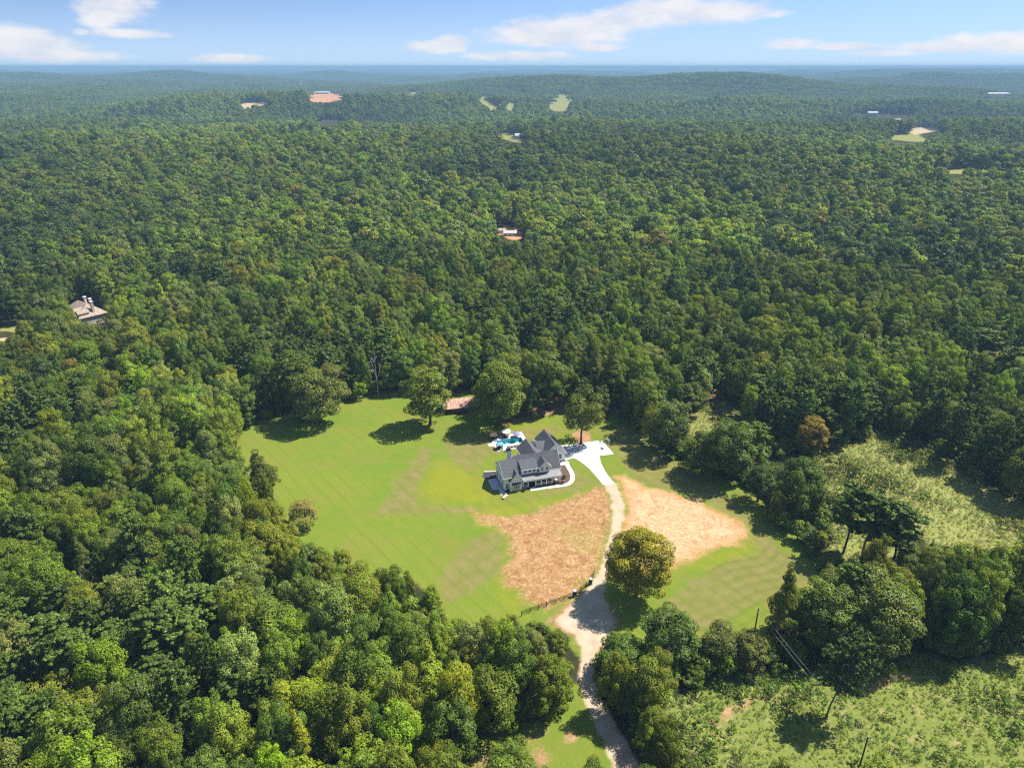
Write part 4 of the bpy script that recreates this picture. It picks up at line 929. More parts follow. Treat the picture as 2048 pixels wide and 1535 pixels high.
# ---------------------------------------------------------------- farmhouse
def wing(root, axis, a0, a1, b0, b1, ze0, zr, bm=None, ze1=None, ov=0.4, wall=M_WHITE, roof=M_SHINGLE, t=0.2, ends=(True, True), ridge_to=None, z0=0.0, found=True):
    """a gabled volume: wall prism, roof slabs, white rake boards"""
    bm = (b0 + b1) / 2 if bm is None else bm; ze1 = ze0 if ze1 is None else ze1
    s0 = (zr - ze0) / (bm - b0); s1 = (zr - ze1) / (b1 - bm)
    w = MB().extr([(b0, z0), (b1, z0), (b1, ze1), (bm, zr), (b0, ze0)], axis, a0, a1).build('wall', wall, root)
    e0 = (b0 - ov, ze0 - ov * s0 - 0.01); e1 = (b1 + ov, ze1 - ov * s1 - 0.01); A0 = a0 - (ov if ends[0] else 0); A1 = a1 + (ov if ends[1] else 0)
    if ridge_to is not None: A1 = ridge_to
    tt = t * 1.25
    r = MB().extr([e0, (bm, zr - 0.01), e1, (e1[0], e1[1] + tt), (bm, zr + tt), (e0[0], e0[1] + tt)], axis, A0, A1).build('roof', roof, root)
    for on, a in ((ends[0], A0), (ends[1] and ridge_to is None, A1)):
        if not on: continue
        lo, hi = (a - 0.06, a - 0.003) if a == A0 else (a + 0.003, a + 0.06)
        MB().extr([(e0[0], e0[1] - 0.1), (bm, zr - 0.12), (e1[0], e1[1] - 0.1), (e1[0], e1[1] + tt - 0.03), (bm, zr + tt - 0.03), (e0[0], e0[1] + tt - 0.03)], axis, lo, hi).build('rake_board', M_TRIM, r)
    for e, sgn in ((e0, -1), (e1, 1)):
        b_ = e[0] + sgn * 0.004; MB().extr([(b_, e[1] - 0.06), (b_ + sgn * 0.10, e[1] - 0.06), (b_ + sgn * 0.10, e[1] + tt - 0.05), (b_, e[1] + tt - 0.05)], axis, A0 + 0.02, A1 - 0.02).build('gutter', M_TRIM, r)
    return w, r


def window(root, axis, a, b, z, w, h, out, mullion=True, frame=None):
    """axis 'v': wall faces -v/+v (a = centre u, b = wall v); axis 'u': wall faces along u (a = centre v, b = wall u)"""
    frame = frame or M_TRIM; m = MB(); f = 0.09; d0, d1 = sorted((b, b + out * 0.07))
    def bx(mb, a0, a1, z0, z1, p0, p1): return mb.box(a0, a1, p0, p1, z0, z1) if axis == 'v' else mb.box(p0, p1, a0, a1, z0, z1)
    bx(m, a - w / 2 - f, a + w / 2 + f, z - f, z, d0, d1); bx(m, a - w / 2 - f, a + w / 2 + f, z + h, z + h + f, d0, d1); bx(m, a - w / 2 - f, a - w / 2, z, z + h, d0, d1); bx(m, a + w / 2, a + w / 2 + f, z, z + h, d0, d1)
    if mullion: bx(m, a - 0.03, a + 0.03, z, z + h, d0, d1); bx(m, a - w / 2, a - 0.03, z + h * 0.5, z + h * 0.5 + 0.05, d0, d1); bx(m, a + 0.03, a + w / 2, z + h * 0.5, z + h * 0.5 + 0.05, d0, d1)
    o = m.build('window', frame, root); q0, q1 = sorted((b + out * 0.01, b + out * 0.035)); bx(MB(), a - w / 2 + 0.002, a + w / 2 - 0.002, z + 0.002, z + h - 0.002, q0, q1).build('pane', M_GLASS, o); return o


def build_farmhouse():
    H = empty('farmhouse', (HO[0], HO[1], 0), HA)
    tag(H, 'white farmhouse with charcoal gabled roofs, dormers and a long front porch', 'house')
    # main body, left wing, bay, rear wing, garage and link
    wing(H, 'u', 0.2, 4.95, 0.2, 9.8, 4.9, 8.2, ends=(True, False))
    wing(H, 'v', -0.6, 4.4, 1.8, 5.8, 3.7, 6.25, ends=(True, False), ov=0.35)
    wing(H, 'u', 4.97, 19.0, 2.2, 9.4, 4.5, 8.62, ends=(True, True))
    wing(H, 'v', 9.42, 18.0, 10.0, 15.8, 4.4, 7.0, ends=(False, True))
    wing(H, 'v', 12.1, 22.6, 17.9, 24.8, 4.2, 7.0, bm=21.0, ze1=3.3)
    wing(H, 'u', 15.82, 17.85, 13.2, 21.6, 3.6, 5.6, bm=17.6, ends=(False, False), ridge_to=20.2)
    # shed dormer: roof meets the main slope high up, three windows in front
    MB().extr([(1.55, 4.2), (4.9, 4.2), (4.9, 7.5), (1.55, 5.95)], 'u', 6.3, 11.3).build('dormer_wall', M_WHITE, H)
    rd = MB().extr([(1.1, 5.75), (5.0, 7.56), (5.0, 7.8), (1.1, 5.99)], 'u', 6.0, 11.6).build('dormer_roof', M_SHINGLE, H)
    MB().box(6.0, 11.6, 1.02, 1.096, 5.72, 5.97).build('gutter', M_TRIM, rd)
    for u in (7.4, 8.85, 10.3): window(H, 'v', u, 1.55, 4.75, 0.85, 0.75, -1, mullion=False)
    # gabled dormer
    wing(H, 'v', 1.2, 4.2, 11.9, 15.4, 6.0, 7.8, ov=0.3, z0=4.15, ends=(True, False), ridge_to=5.6, found=False)
    for u in (12.85, 14.45): window(H, 'v', u, 1.2, 4.75, 0.62, 1.15, -1)
    # porch: deck, steps, posts, railing, standing-seam roof
    MB().box(5.85, 18.4, -0.35, 2.15, 0.0, 0.42).build('porch_deck', M_DARKWOOD, H)
    st = MB()
    for i in range(2): st.box(8.2, 10.0, -0.36 - 0.35 * (i + 1), -0.352 - 0.35 * i, 0.0, 0.30 - 0.14 * i)
    st.build('porch_step', M_CONC2, H)
    for u in (6.2, 7.8, 10.3, 12.1, 13.9, 15.7, 18.1): MB().box(u - 0.13, u + 0.13, -0.24, 0.02, 0.42, 3.02).build('porch_post', M_TRIM, H)
    for u0, u1 in ((6.33, 7.67), (10.43, 11.97), (12.23, 13.77), (14.03, 15.57)):
        m = MB().box(u0, u1, -0.15, -0.07, 1.28, 1.36).box(u0, u1, -0.15, -0.07, 0.55, 0.61)
        for k in range(9): x = u0 + (u1 - u0) * (k + 0.5) / 9; m.box(x - 0.02, x + 0.02, -0.13, -0.09, 0.61, 1.28)
        m.build('porch_railing', M_TRIM, H)
    pr_ = MB().extr([(-0.7, 2.98), (2.15, 4.02), (2.15, 4.14), (-0.7, 3.10)], 'u', 5.9, 18.9)
    s = MB(); n = 30
    for k in range(n):
        x = 6.1 + (18.7 - 6.1) * k / (n - 1); s.extr([(-0.70, 3.102), (2.15, 4.142), (2.15, 4.20), (-0.70, 3.16)], 'u', x - 0.025, x + 0.025)
    po = pr_.build('porch_roof', M_SEAM, H); sm = s.build('seam', M_SEAM, po); sm['kind'] = 'stuff'
    MB().box(5.9, 18.9, -0.66, -0.40, 2.70, 2.975).build('porch_beam', M_TRIM, H)
    # fronts: bay window, awning, porch windows and door
    MB().box(2.6, 5.0, -1.05, -0.602, 0.75, 2.55).build('bay_window', M_TRIM, H)
    for u in (3.15, 3.8, 4.45): window(H, 'v', u, -1.05, 1.0, 0.42, 1.3, -1, mullion=False)
    MB().extr([(-1.35, 2.62), (-0.602, 2.95), (-0.602, 3.05), (-1.35, 2.72)], 'u', 2.3, 5.3).build('awning', M_BLACK, H)
    MB().box(2.6, 5.0, -1.05, -0.602, 0.0, 0.748).build('foundation', M_STONE, H)
    for u in (7.0, 11.2, 13.0, 14.8, 16.8): window(H, 'v', u, 2.2, 0.95, 1.1, 1.7, -1)
    d = MB().box(8.55, 9.65, 2.11, 2.198, 0.43, 2.6).build('door', M_DARKWOOD, H); MB().tube((9.5, 2.105, 1.4), (9.5, 2.03, 1.4), 0.03).build('door_handle', M_STEEL, d)
    window(H, 'v', 1.05, 0.2, 1.2, 0.7, 1.5, -1)
    # side walls
    for v in (2.2, 5.0, 7.8): window(H, 'u', v, 0.2, 1.2, 0.9, 1.6, -1)
    window(H, 'u', 5.0, 0.2, 5.1, 0.8, 1.3, -1)
    window(H, 'u', 4.6, 19.0, 1.2, 0.9, 1.6, 1); window(H, 'u', 7.2, 19.0, 1.2, 0.9, 1.6, 1); window(H, 'v', 22.9, 12.1, 1.3, 0.9, 1.5, -1, frame=M_BLACK)
    for v in (13.8, 17.4, 20.8):
        g = MB().box(24.802, 24.86, v - 1.35, v + 1.35, 0.02, 2.4).build('garage_door', M_TRIM, H)
        for k in range(3): MB().box(24.861, 24.875, v - 1.3, v + 1.3, 0.12 + 0.76 * k, 0.80 + 0.76 * k).build('door_panel', M_WHITE, g)
    # stone footing, chimney, rear porch roof, roof vents
    MB().box(0.12, 1.75, 0.1, 0.198, 0, 0.45).build('foundation', M_STONE, H); MB().box(17.8, 24.9, 12.0, 12.098, 0, 0.6).build('foundation', M_STONE, H); MB().box(0.1, 0.198, 0.2, 9.8, 0, 0.45).build('foundation', M_STONE, H)
    c = MB().box(4.2, 5.4, 10.2, 11.1, 0, 8.3).build('chimney', M_WHITE, H); MB().box(4.05, 5.55, 10.05, 11.25, 8.3, 8.5).build('chimney_cap', M_BLACK, c); MB().box(4.4, 4.7, 10.45, 10.85, 8.5, 8.9).build('chimney_pot', M_BLACK, c); MB().box(4.9, 5.2, 10.45, 10.85, 8.5, 8.9).build('chimney_pot', M_BLACK, c)
    MB().extr([(9.82, 4.0), (15.2, 3.2), (15.2, 3.32), (9.82, 4.12)], 'u', 5.6, 9.7).build('rear_porch_roof', M_SEAM, H)
    for u, v in ((5.8, 15.0), (9.4, 15.0)): MB().box(u - 0.12, u + 0.12, v - 0.12, v + 0.12, 0, 3.24).build('porch_post', M_TRIM, H)
    for v in (21.2, 19.8, 18.2): MB().tube((20.2, v, 6.3), (20.2, v, 6.95), 0.13).build('roof_vent', M_BLACK, H)
    for v in (10.6, 12.6): MB().tube((20.5, v + 1.8, 6.6), (20.5, v + 1.8, 7.1), 0.10).build('roof_vent', M_BLACK, H)
    MB().box(10.3, 10.7, 3.0, 3.2, 6.0, 6.2)


build_farmhouse()


def place(name, label, cat, u, v, rz=0.0, group=None):
    x, y = LW(u, v); return tag(empty(name, (x, y, 0), HA + rz), label, cat, group)


# ---------------------------------------------------------------- paving round the house
def zpx(pts, s=6.0235, ox=920, oy=820): return [gp(ox + x / s, oy + y / s) for x, y in pts]


def strip(center, width):
    c = np.array(center); t = np.gradient(c, axis=0); t /= np.linalg.norm(t, axis=1, keepdims=True); n = np.stack([-t[:, 1], t[:, 0]], 1)
    a = c + n * width / 2; b = c - n * width / 2; return [tuple(p) for p in a] + [tuple(p) for p in b[::-1]]


def smooth(pts, n=6):
    p = np.array(pts); out = []
    for i in range(len(p) - 1):
        p0 = p[max(i - 1, 0)]; p1 = p[i]; p2 = p[i + 1]; p3 = p[min(i + 2, len(p) - 1)]
        for k in range(n):
            t = k / n; out.append(0.5 * ((2 * p1) + (-p0 + p2) * t + (2 * p0 - 5 * p1 + 4 * p2 - p3) * t * t + (-p0 + 3 * p1 - 3 * p2 + p3) * t ** 3))
    out.append(p[-1]); return [tuple(q) for q in out]


def build_paving():
    lft = smooth([gp(1205.6, 969), gp(1192.3, 952.8), gp(1175.7, 934.6), gp(1152.4, 918), gp(1141, 917)]); rgt = smooth([gp(1198.9, 911.3), gp(1203.9, 929.6), gp(1215.5, 949.5), gp(1230.5, 967)])
    poly = lft + [LW(24.3, 12.3), LW(24.3, 22.4), gp(1203.9, 879.8), gp(1228, 908)] + rgt
    o = MB().prism(poly, -0.1, 0.07).build('driveway', M_CONC); tag(o, 'bright white concrete driveway and apron beside the garage', 'driveway', kind='structure')
    cen = smooth(zpx([(1285, 618), (1296, 670), (1340, 745), (1358, 810), (1330, 870), (1265, 902), (1150, 918), (1000, 938), (848, 962)]))
    o = MB().prism(strip(cen, 1.45)[::-1], -0.1, 0.09).build('sidewalk', M_CONC); tag(o, 'curved white concrete path from driveway to front porch', 'path', kind='structure')
    x0 = [LW(u, v) for u, v in ((19.6, 10.2), (25.4, 9.6), (25.6, 11.9), (19.6, 11.95))]
    o = MB().prism(x0, -0.1, 0.065).build('landing', M_CONC); tag(o, 'small concrete landing between the path and the garage', 'path', kind='structure')
    bed = smooth(zpx([(1205, 640), (1255, 650), (1318, 745), (1336, 810), (1310, 860), (1255, 890), (1150, 904), (1000, 922), (850, 945)])) + [LW(5.9, -1.2), LW(5.9, 0.0), LW(18.5, 0.2), LW(19.1, 2.5)]
    o = MB().prism(bed[::-1], -0.1, 0.045).build('mulch_bed', M_MULCH); tag(o, 'brown mulch bed curving round the porch end of the house', 'flower bed', kind='structure')
    o = MB().prism([LW(u, v) for u, v in ((-3.1, 2.2), (0.1, 1.6), (0.1, 8.4), (-2.9, 8.3))], -0.1, 0.06).build('patio', M_CONC2); tag(o, 'shaded concrete patio against the side of the house', 'patio', kind='structure')
    o = MB().prism([LW(u, v) for u, v in ((-1.4, -1.5), (0.6, -1.7), (0.1, 1.58), (-1.2, 1.9))], -0.1, 0.055).build('patio', M_CONC2); tag(o, 'small concrete slab at the shaded front corner of the house', 'patio', kind='structure')
    o = MB().prism([LW(u, v) for u, v in ((-4.2, 10.6), (-2.9, 8.6), (0.1, 8.6), (0.9, 11.9), (-2.9, 12.7))], -0.1, 0.05).build('patio', M_GRAVELDARK); tag(o, 'dark slate terrace beside the house with a white kerb', 'patio', kind='structure')
    o = MB().prism([LW(u, v) for u, v in ((-3.1, 12.8), (-2.95, 12.72), (1.05, 11.92), (1.05, 12.3), (-2.9, 13.2))], -0.1, 0.35).build('kerb', M_CONC); tag(o, 'white kerb along the dark terrace', 'kerb', kind='structure')


build_paving()


def build_pool():
    z = 0.08; T = lambda pts: [LW(u, v) for u, v in pts]
    dk = MB()
    for pts in (((5.0, 24.9), (17.2, 24.9), (17.2, 28.5), (5.0, 28.5)), ((5.0, 28.502), (6.6, 28.502), (6.6, 32.398), (5.0, 32.398)), ((15.8, 28.502), (17.2, 28.502), (17.2, 32.398), (15.8, 32.398)), ((5.0, 32.4), (17.2, 32.4), (17.2, 36.2), (5.0, 35.0)), ((3.2, 28.9), (4.998, 28.9), (4.998, 31.2), (3.2, 31.2))):
        dk.prism(T(pts), -0.1, z)
    o = dk.build('pool_deck', M_CONC); tag(o, 'white concrete deck around the swimming pool', 'pool deck', kind='structure')
    P = place('swimming_pool', 'rectangular turquoise swimming pool behind the farmhouse', 'pool', 0, 0)
    b = MB(); x0, x1, y0, y1, d = 6.6, 15.8, 28.5, 32.4, -1.35
    b.poly([(x0, y0, d), (x1, y0, d), (x1, y1, d), (x0, y1, d)]); b.poly([(x0, y0, d), (x0, y0, z), (x1, y0, z), (x1, y0, d)]); b.poly([(x1, y0, d), (x1, y0, z), (x1, y1, z), (x1, y1, d)]); b.poly([(x1, y1, d), (x1, y1, z), (x0, y1, z), (x0, y1, d)]); b.poly([(x0, y1, d), (x0, y1, z), (x0, y0, z), (x0, y0, d)])
    b.build('basin', M_POOL, P, recalc=False); MB().poly([(x0, y0, -0.02), (x1, y0, -0.02), (x1, y1, -0.02), (x0, y1, -0.02)]).build('water', M_WATER, P)
    for q in ((x0 - 0.3, x1 + 0.3, y0 - 0.3, y0), (x0 - 0.3, x1 + 0.3, y1, y1 + 0.3), (x0 - 0.3, x0, y0, y1), (x1, x1 + 0.3, y0, y1)): MB().box(*q, z + 0.002, z + 0.04).build('coping', M_TRIM, P)
    m = MB()
    for i in range(3): m.box(x0 + 0.01, x0 + 1.6 - 0.45 * i, y0 + 0.01, y0 + 1.4, -1.34 + 0.4 * i, -0.94 + 0.4 * i)
    m.build('pool_step', M_POOL, P)
    m = MB(); 
    for k in range(14):
        a = math.pi * k / 13; b2 = math.pi * (k + 1) / 13
        m.tube((x0 + 0.9 - 0.0, 30.2 - 0.5 * math.cos(a), 0.1 + 0.7 * math.sin(a)), (x0 + 0.9, 30.2 - 0.5 * math.cos(b2), 0.1 + 0.7 * math.sin(b2)), 0.03, k=6)
    # umbrellas
    def umbrella(u, v, label, mat, w, h, square, droop, lean=0.0):
        x, y = LW(u, v); R = tag(empty('patio_umbrella', (x, y, z), HA), label, 'umbrella'); MB().tube((0, 0, 0), (0, 0, 0.1), 0.35, 0.28, 10).build('base', M_NAVY, R); MB().tube((0, 0, 0.1), (0, 0, h + 0.1), 0.035).build('pole', M_STEEL, R)
        k = 4 if square else 8; c = MB(); ring = [(w * math.cos(2 * math.pi * (i + 0.5) / k), w * math.sin(2 * math.pi * (i + 0.5) / k), h - droop) for i in range(k)]
        for i in range(k): c.poly([(0, 0, h), ring[i], ring[(i + 1) % k]]); a, b3 = ring[i], ring[(i + 1) % k]; c.poly([a, (a[0], a[1], a[2] - 0.18), (b3[0], b3[1], b3[2] - 0.18), b3])
        cp = c.build('canopy', mat, R); sm = cp.modifiers.new('thick', 'SOLIDIFY'); sm.thickness = 0.02
    umbrella(5.9, 33.7, 'tan square umbrella over the pool deck corner', M_TANFAB, 1.7, 2.5, True, 0.45)
    umbrella(10.9, 34.3, 'white umbrella on the far side of the pool', M_WHITEFAB, 1.75, 2.6, False, 0.4)
    umbrella(14.4, 32.9, 'lilac umbrella at the pool corner', M_LILAC, 1.5, 2.3, False, 0.8)
    umbrella(6.3, 26.7, 'blue umbrella at the near end of the pool', M_BLUEFAB, 1.3, 2.3, False, 0.5)
    for k, (u, v, lab) in enumerate(((6.0, 33.2, 'dark round patio table under the tan umbrella'), (10.4, 33.5, 'dark round patio table under the white umbrella'), (6.2, 26.3, 'dark round patio table beside the blue umbrella'))):
        x, y = LW(u, v); R = tag(empty('patio_table', (x, y, z), HA), lab, 'table'); MB().tube((0, 0, 0.68), (0, 0, 0.74), 0.8, 0.8, 18).build('table_top', M_NAVY, R); MB().tube((0, 0, 0), (0, 0, 0.68), 0.06).build('leg', M_NAVY, R); MB().tube((0, 0, 0), (0, 0, 0.05), 0.4, 0.4, 12).build('base', M_NAVY, R)
        for q in range(4):
            a = q * math.pi / 2 + 0.5; cx, cy = LW(u + 1.15 * math.cos(a), v + 1.15 * math.sin(a)); C = tag(empty('patio_chair', (cx, cy, z), HA + a), 'dark patio chair drawn up to the ' + lab.split(' ', 4)[2] + ' ' + ' '.join(lab.split()[3:]), 'chair', 'dark patio chairs by the pool')
            MB().box(-0.25, 0.25, -0.25, 0.25, 0.38, 0.46).build('seat', M_NAVY, C); MB().box(0.2, 0.27, -0.25, 0.25, 0.46, 0.95).build('backrest', M_NAVY, C)
            for sx in (-0.22, 0.2):
                for sy in (-0.22, 0.2): MB().box(sx, sx + 0.04, sy, sy + 0.04, 0, 0.38).build('leg', M_NAVY, C)
    for k in range(4):
        x, y = LW(9.6 + 1.15 * k, 26.6); R = tag(empty('pool_lounger', (x, y, z), HA), 'cream sun lounger in the row facing the pool from the house side', 'lounger', 'cream loungers by the pool')
        MB().box(-0.32, 0.32, -0.95, 0.95, 0.22, 0.30).build('frame', M_TEAK, R); MB().box(-0.30, 0.30, -0.35, 0.95, 0.302, 0.42).build('cushion', M_CREAM, R); MB().poly([(-0.3, -0.36, 0.32), (0.3, -0.36, 0.32), (0.3, -0.95, 0.80), (-0.3, -0.95, 0.80)]).poly([(-0.3, -0.40, 0.28), (0.3, -0.40, 0.28), (0.3, -1.0, 0.76), (-0.3, -1.0, 0.76)]).build('backrest', M_CREAM, R)
        for sx in (-0.3, 0.25):
            for sy in (-0.85, 0.8): MB().box(sx, sx + 0.05, sy, sy + 0.05, 0, 0.22).build('leg', M_TEAK, R)
    R = place('grill', 'black barbecue grill between the pool and the rear porch', 'grill', 8.4, 24.2); MB().box(-0.6, 0.6, -0.3, 0.3, 0.25, 0.9).build('body', M_BLACK, R); MB().extr([(-0.3, 0.9), (0.3, 0.9), (0.25, 1.15), (0.0, 1.25), (-0.25, 1.15)], 'u', -0.5, 0.5).build('lid', M_BLACK, R)
    for sx in (-0.5, 0.45):
        for sy in (-0.25, 0.2): MB().box(sx, sx + 0.05, sy, sy + 0.05, 0, 0.25).build('leg', M_BLACK, R)


build_pool()


def build_yard_things():
    R = place('garden_bench', 'pale wooden bench on the grass off the shaded house corner', 'bench', -0.5, -3.2, math.radians(38)); MB().box(-1.1, 1.1, -0.28, 0.28, 0.42, 0.48).build('seat', M_CREAM, R); MB().box(-1.1, 1.1, 0.22, 0.30, 0.5, 1.0).build('backrest', M_CREAM, R)
    for x in (-1.0, 0.92):
        for y in (-0.25, 0.18): MB().box(x, x + 0.08, y, y + 0.08, 0, 0.42).build('leg', M_DARKWOOD, R)
    R = place('porch_daybed', 'cream daybed catching the sun at the end of the porch', 'daybed', 17.0, 0.9); R.location.z = 0.42; MB().box(-0.9, 0.9, -0.5, 0.6, 0.1, 0.3).build('frame', M_TEAK, R); MB().box(-0.86, 0.86, -0.46, 0.56, 0.302, 0.52).build('mattress', M_CREAM, R); MB().box(-0.9, 0.9, 0.56, 0.66, 0.3, 0.95).build('backrest', M_CREAM, R)
    for x in (-0.85, 0.75):
        for y in (-0.45, 0.45): MB().box(x, x + 0.1, y, y + 0.1, 0, 0.1).build('leg', M_TEAK, R)
    R = place('basketball_hoop', 'basketball hoop on a white post at the driveway corner', 'basketball hoop', 42.7, 16.7, math.radians(90)); MB().tube((0, 0, 0), (0, 0, 2.7), 0.07).build('pole', M_TRIM, R); MB().tube((0, 0, 2.6), (0, 0.6, 3.0), 0.05).build('arm', M_STEEL, R); MB().box(-0.9, 0.9, 0.6, 0.66, 2.6, 3.6).build('backboard', M_TRIM, R)
    m = MB()
    for k in range(12):
        a, b = 2 * math.pi * k / 12, 2 * math.pi * (k + 1) / 12; m.tube((0.23 * math.cos(a), 0.92 + 0.23 * math.sin(a), 2.85), (0.23 * math.cos(b), 0.92 + 0.23 * math.sin(b), 2.85), 0.02, k=5)
    m.build('rim', pmat('orange_rim', (0.5, 0.12, 0.03), 0.5, 0.05), R)
    ss = [(6.1, -1.3, 'dark round shrub between the bay and the porch'), (18.9, -0.9, 'dark shrub at the sunny porch corner'), (20.6, 2.0, 'small shrub in the mulch bed by the side window'), (1.2, -0.5, 'low dark shrub under the front corner window'), (20.3, 7.4, 'small shrub in the mulch bed near the landing')]
    for k, (u, v, lab) in enumerate(ss):
        x, y = LW(u, v); add_tree('shrub', 10 + k % 2, x, y, 0.03, 0.62, 1.15, (0.035, 0.055, 0.022), k * 1.1, lab, cat='shrub')
    # barn
    B = tag(empty('barn', (*gp(888, 829), 0), math.radians(13)), 'low red barn with a rusty ribbed metal roof between two trees', 'barn')
    Lb, Db = 13.4, 7.0; MB().extr([(0, 0), (Db, 0), (Db, 2.6), (3.6, 4.5), (0, 2.5)], 'u', 0, Lb).build('wall', M_REDW, B)
    rust = bpy.data.materials.new('rusty_roof'); rust.use_nodes = True; nt = rust.node_tree; b = nt.nodes['Principled BSDF']; b.inputs['Roughness'].default_value = 0.75; tc = N(nt, 'ShaderNodeTexCoord')
    mp = N(nt, 'ShaderNodeMapping'); mp.inputs['Scale'].default_value = (1.6, 0.25, 0.25); L(nt, tc.outputs['Object'], mp.inputs[0]); c = MIX(nt, SSTEP(nt, NOISE(nt, mp.outputs[0], 1.3, 5.0, 0.65), 0.35, 0.68), (0.40, 0.19, 0.12), (0.56, 0.42, 0.35)); c = MIX(nt, SSTEP(nt, NOISE(nt, tc.outputs['Object'], 0.35), 0.5, 0.65), c, (0.42, 0.17, 0.09)); L(nt, c, b.inputs['Base Color'])
    r1 = MB().extr([(-0.5, 2.24), (3.6, 4.5), (3.6, 4.58), (-0.5, 2.32)], 'u', -0.4, Lb + 0.2).build('roof', rust, B); MB().extr([(3.602, 4.5), (7.5, 2.35), (7.5, 2.43), (3.602, 4.58)], 'u', 3.2, Lb + 0.2).build('roof', rust, B); MB().extr([(3.602, 4.5), (6.4, 2.95), (6.4, 3.03), (3.602, 4.58)], 'u', -0.4, 3.198).build('roof', rust, B)
    m = MB()
    for k in range(22): x = -0.3 + (Lb + 0.4) * k / 21; m.extr([(-0.5, 2.322), (3.6, 4.582), (3.6, 4.63), (-0.5, 2.37)], 'u', x - 0.03, x + 0.03)
    m.build('rib', rust, r1)['kind'] = 'stuff'
    d = MB().box(0.9, 2.9, -0.09, -0.004, 0.02, 2.1).build('door', M_DARKWOOD, B); MB().box(2.6, 2.7, -0.12, -0.091, 1.0, 1.2).build('handle', M_STEEL, d)
    for x in (5.6, 8.6): window(B, 'v', x, 0.0, 1.2, 0.7, 0.6, -1, mullion=False)
    t = MB().box(-1.2, -0.5, 0.2, 1.1, 0.0, 1.6).build('lean_to_tank', M_STEEL, B); t.name = 'tank'
    MB().box(-1.25, -0.45, 0.15, 1.15, 1.6, 1.68).build('lid', M_TRIM, t)


build_yard_things()


def build_fence():
    pts = [gp(*p) for p in ((1043, 1231), (1060, 1224), (1077, 1218), (1093, 1212), (1110, 1206), (1128, 1200), (1146, 1193))]
    pts2 = [gp(*p) for p in ((1152, 1190), (1162, 1182), (1172, 1174), (1179, 1169))]
    for ps, lab in ((pts, 'black three-rail fence from the lawn foot to the first gate pillar'), (pts2, 'short black fence run between the two gate pillars')):
        R = tag(empty('wooden_fence', (ps[0][0], ps[0][1], 0)), lab, 'fence'); o = ps[0]; q = [(p[0] - o[0], p[1] - o[1]) for p in ps]
        for p in q: MB().box(p[0] - 0.08, p[0] + 0.08, p[1] - 0.08, p[1] + 0.08, -0.2, 1.45).build('post', M_BLACK, R)
        for a, b in zip(q[:-1], q[1:]):
            for zz in (0.45, 0.85, 1.25):
                d = np.array(b) - np.array(a); n = np.array([-d[1], d[0]]) / np.linalg.norm(d) * 0.025; a_ = np.array(a) + d / np.linalg.norm(d) * 0.07; b_ = np.array(b) - d / np.linalg.norm(d) * 0.07
                MB().prism([tuple(a_ - n), tuple(b_ - n), tuple(b_ + n), tuple(a_ + n)], zz, zz + 0.15).build('rail', M_BLACK, R)
    for (px, lab) in (((1149, 1192), 'black gate pillar with pale cap at the end of the long fence'), ((1181, 1168), 'black gate pillar with pale cap beside the gravel road')):
        R = tag(empty('gate_pillar', (*gp(*px), 0), 0.6), lab, 'pillar'); MB().box(-0.32, 0.32, -0.32, 0.32, -0.1, 1.75).build('shaft', M_BLACK, R); MB().box(-0.40, 0.40, -0.40, 0.40, 1.75, 1.87).build('cap', M_CONC2, R); MB().box(-0.40, 0.40, -0.40, 0.40, -0.1, 0.2).build('plinth', M_STONE, R)
    g = gp(1184, 1167); R = tag(empty('farm_gate', (g[0], g[1], 0), math.radians(76)), 'black metal gate swung open edge-on beside the gravel road', 'gate')
    for zz in (0.3, 0.6, 0.9, 1.2, 1.5): MB().box(0.08, 4.2, -0.025, 0.025, zz, zz + 0.06).build('rail', M_BLACK, R)
    for x in (0.0, 2.1, 4.2): MB().box(x, x + 0.079, -0.04, 0.04, 0.1, 1.62).build('upright', M_BLACK, R)


build_fence()


def build_power_line():
    b1 = gp(1505, 1284); t2 = gp(1736, 1473, 9.6); p1 = (b1[0], b1[1]); p2 = (t2[0], t2[1]); tops = []
    for p, lab, h in ((p1, 'dark wooden utility pole standing at the foot of the lawn', 9.9), (p2, 'dark wooden utility pole in the weedy field past the leaning pine', 9.6)):
        R = tag(empty('utility_pole', (*p, 0)), lab, 'pole'); MB().tube((0, 0, -0.4), (0, 0, h), 0.19, 0.13, 10).build('shaft', M_POLE, R); MB().tube((0, 0, h), (0, 0, h + 0.25), 0.04, 0.06).build('insulator', M_TRIM, R)
        a = MB().tube((0.1, 0, h - 0.9), (0.75, 0, h - 0.7), 0.04).build('bracket', M_STEEL, R); MB().tube((0.75, 0, h - 0.75), (0.75, 0, h - 0.55), 0.12, 0.05).build('lamp', M_TRIM, a)
        tops.append(np.array([p[0], p[1], h + 0.2]))
    for k, (dz, lab) in enumerate(((0.0, 'upper wire strung between the two utility poles'), (-1.3, 'lower wire strung between the two utility poles'))):
        a = tops[0] + (0, 0, dz); b = tops[1] + (0, 0, dz); m = MB(); n = 18; q = []
        for i in range(n + 1):
            t = i / n; p = a + (b - a) * t; p = p - np.array([0, 0, 4 * 0.9 * t * (1 - t)]); q.append(p)
        for i in range(n): m.tube(q[i], q[i + 1], 0.035, k=5)
        tag(m.build('power_wire', pmat('wire', (0.30, 0.30, 0.31), 0.4, 0.02, metal=0.6)), lab, 'wire')


build_power_line()


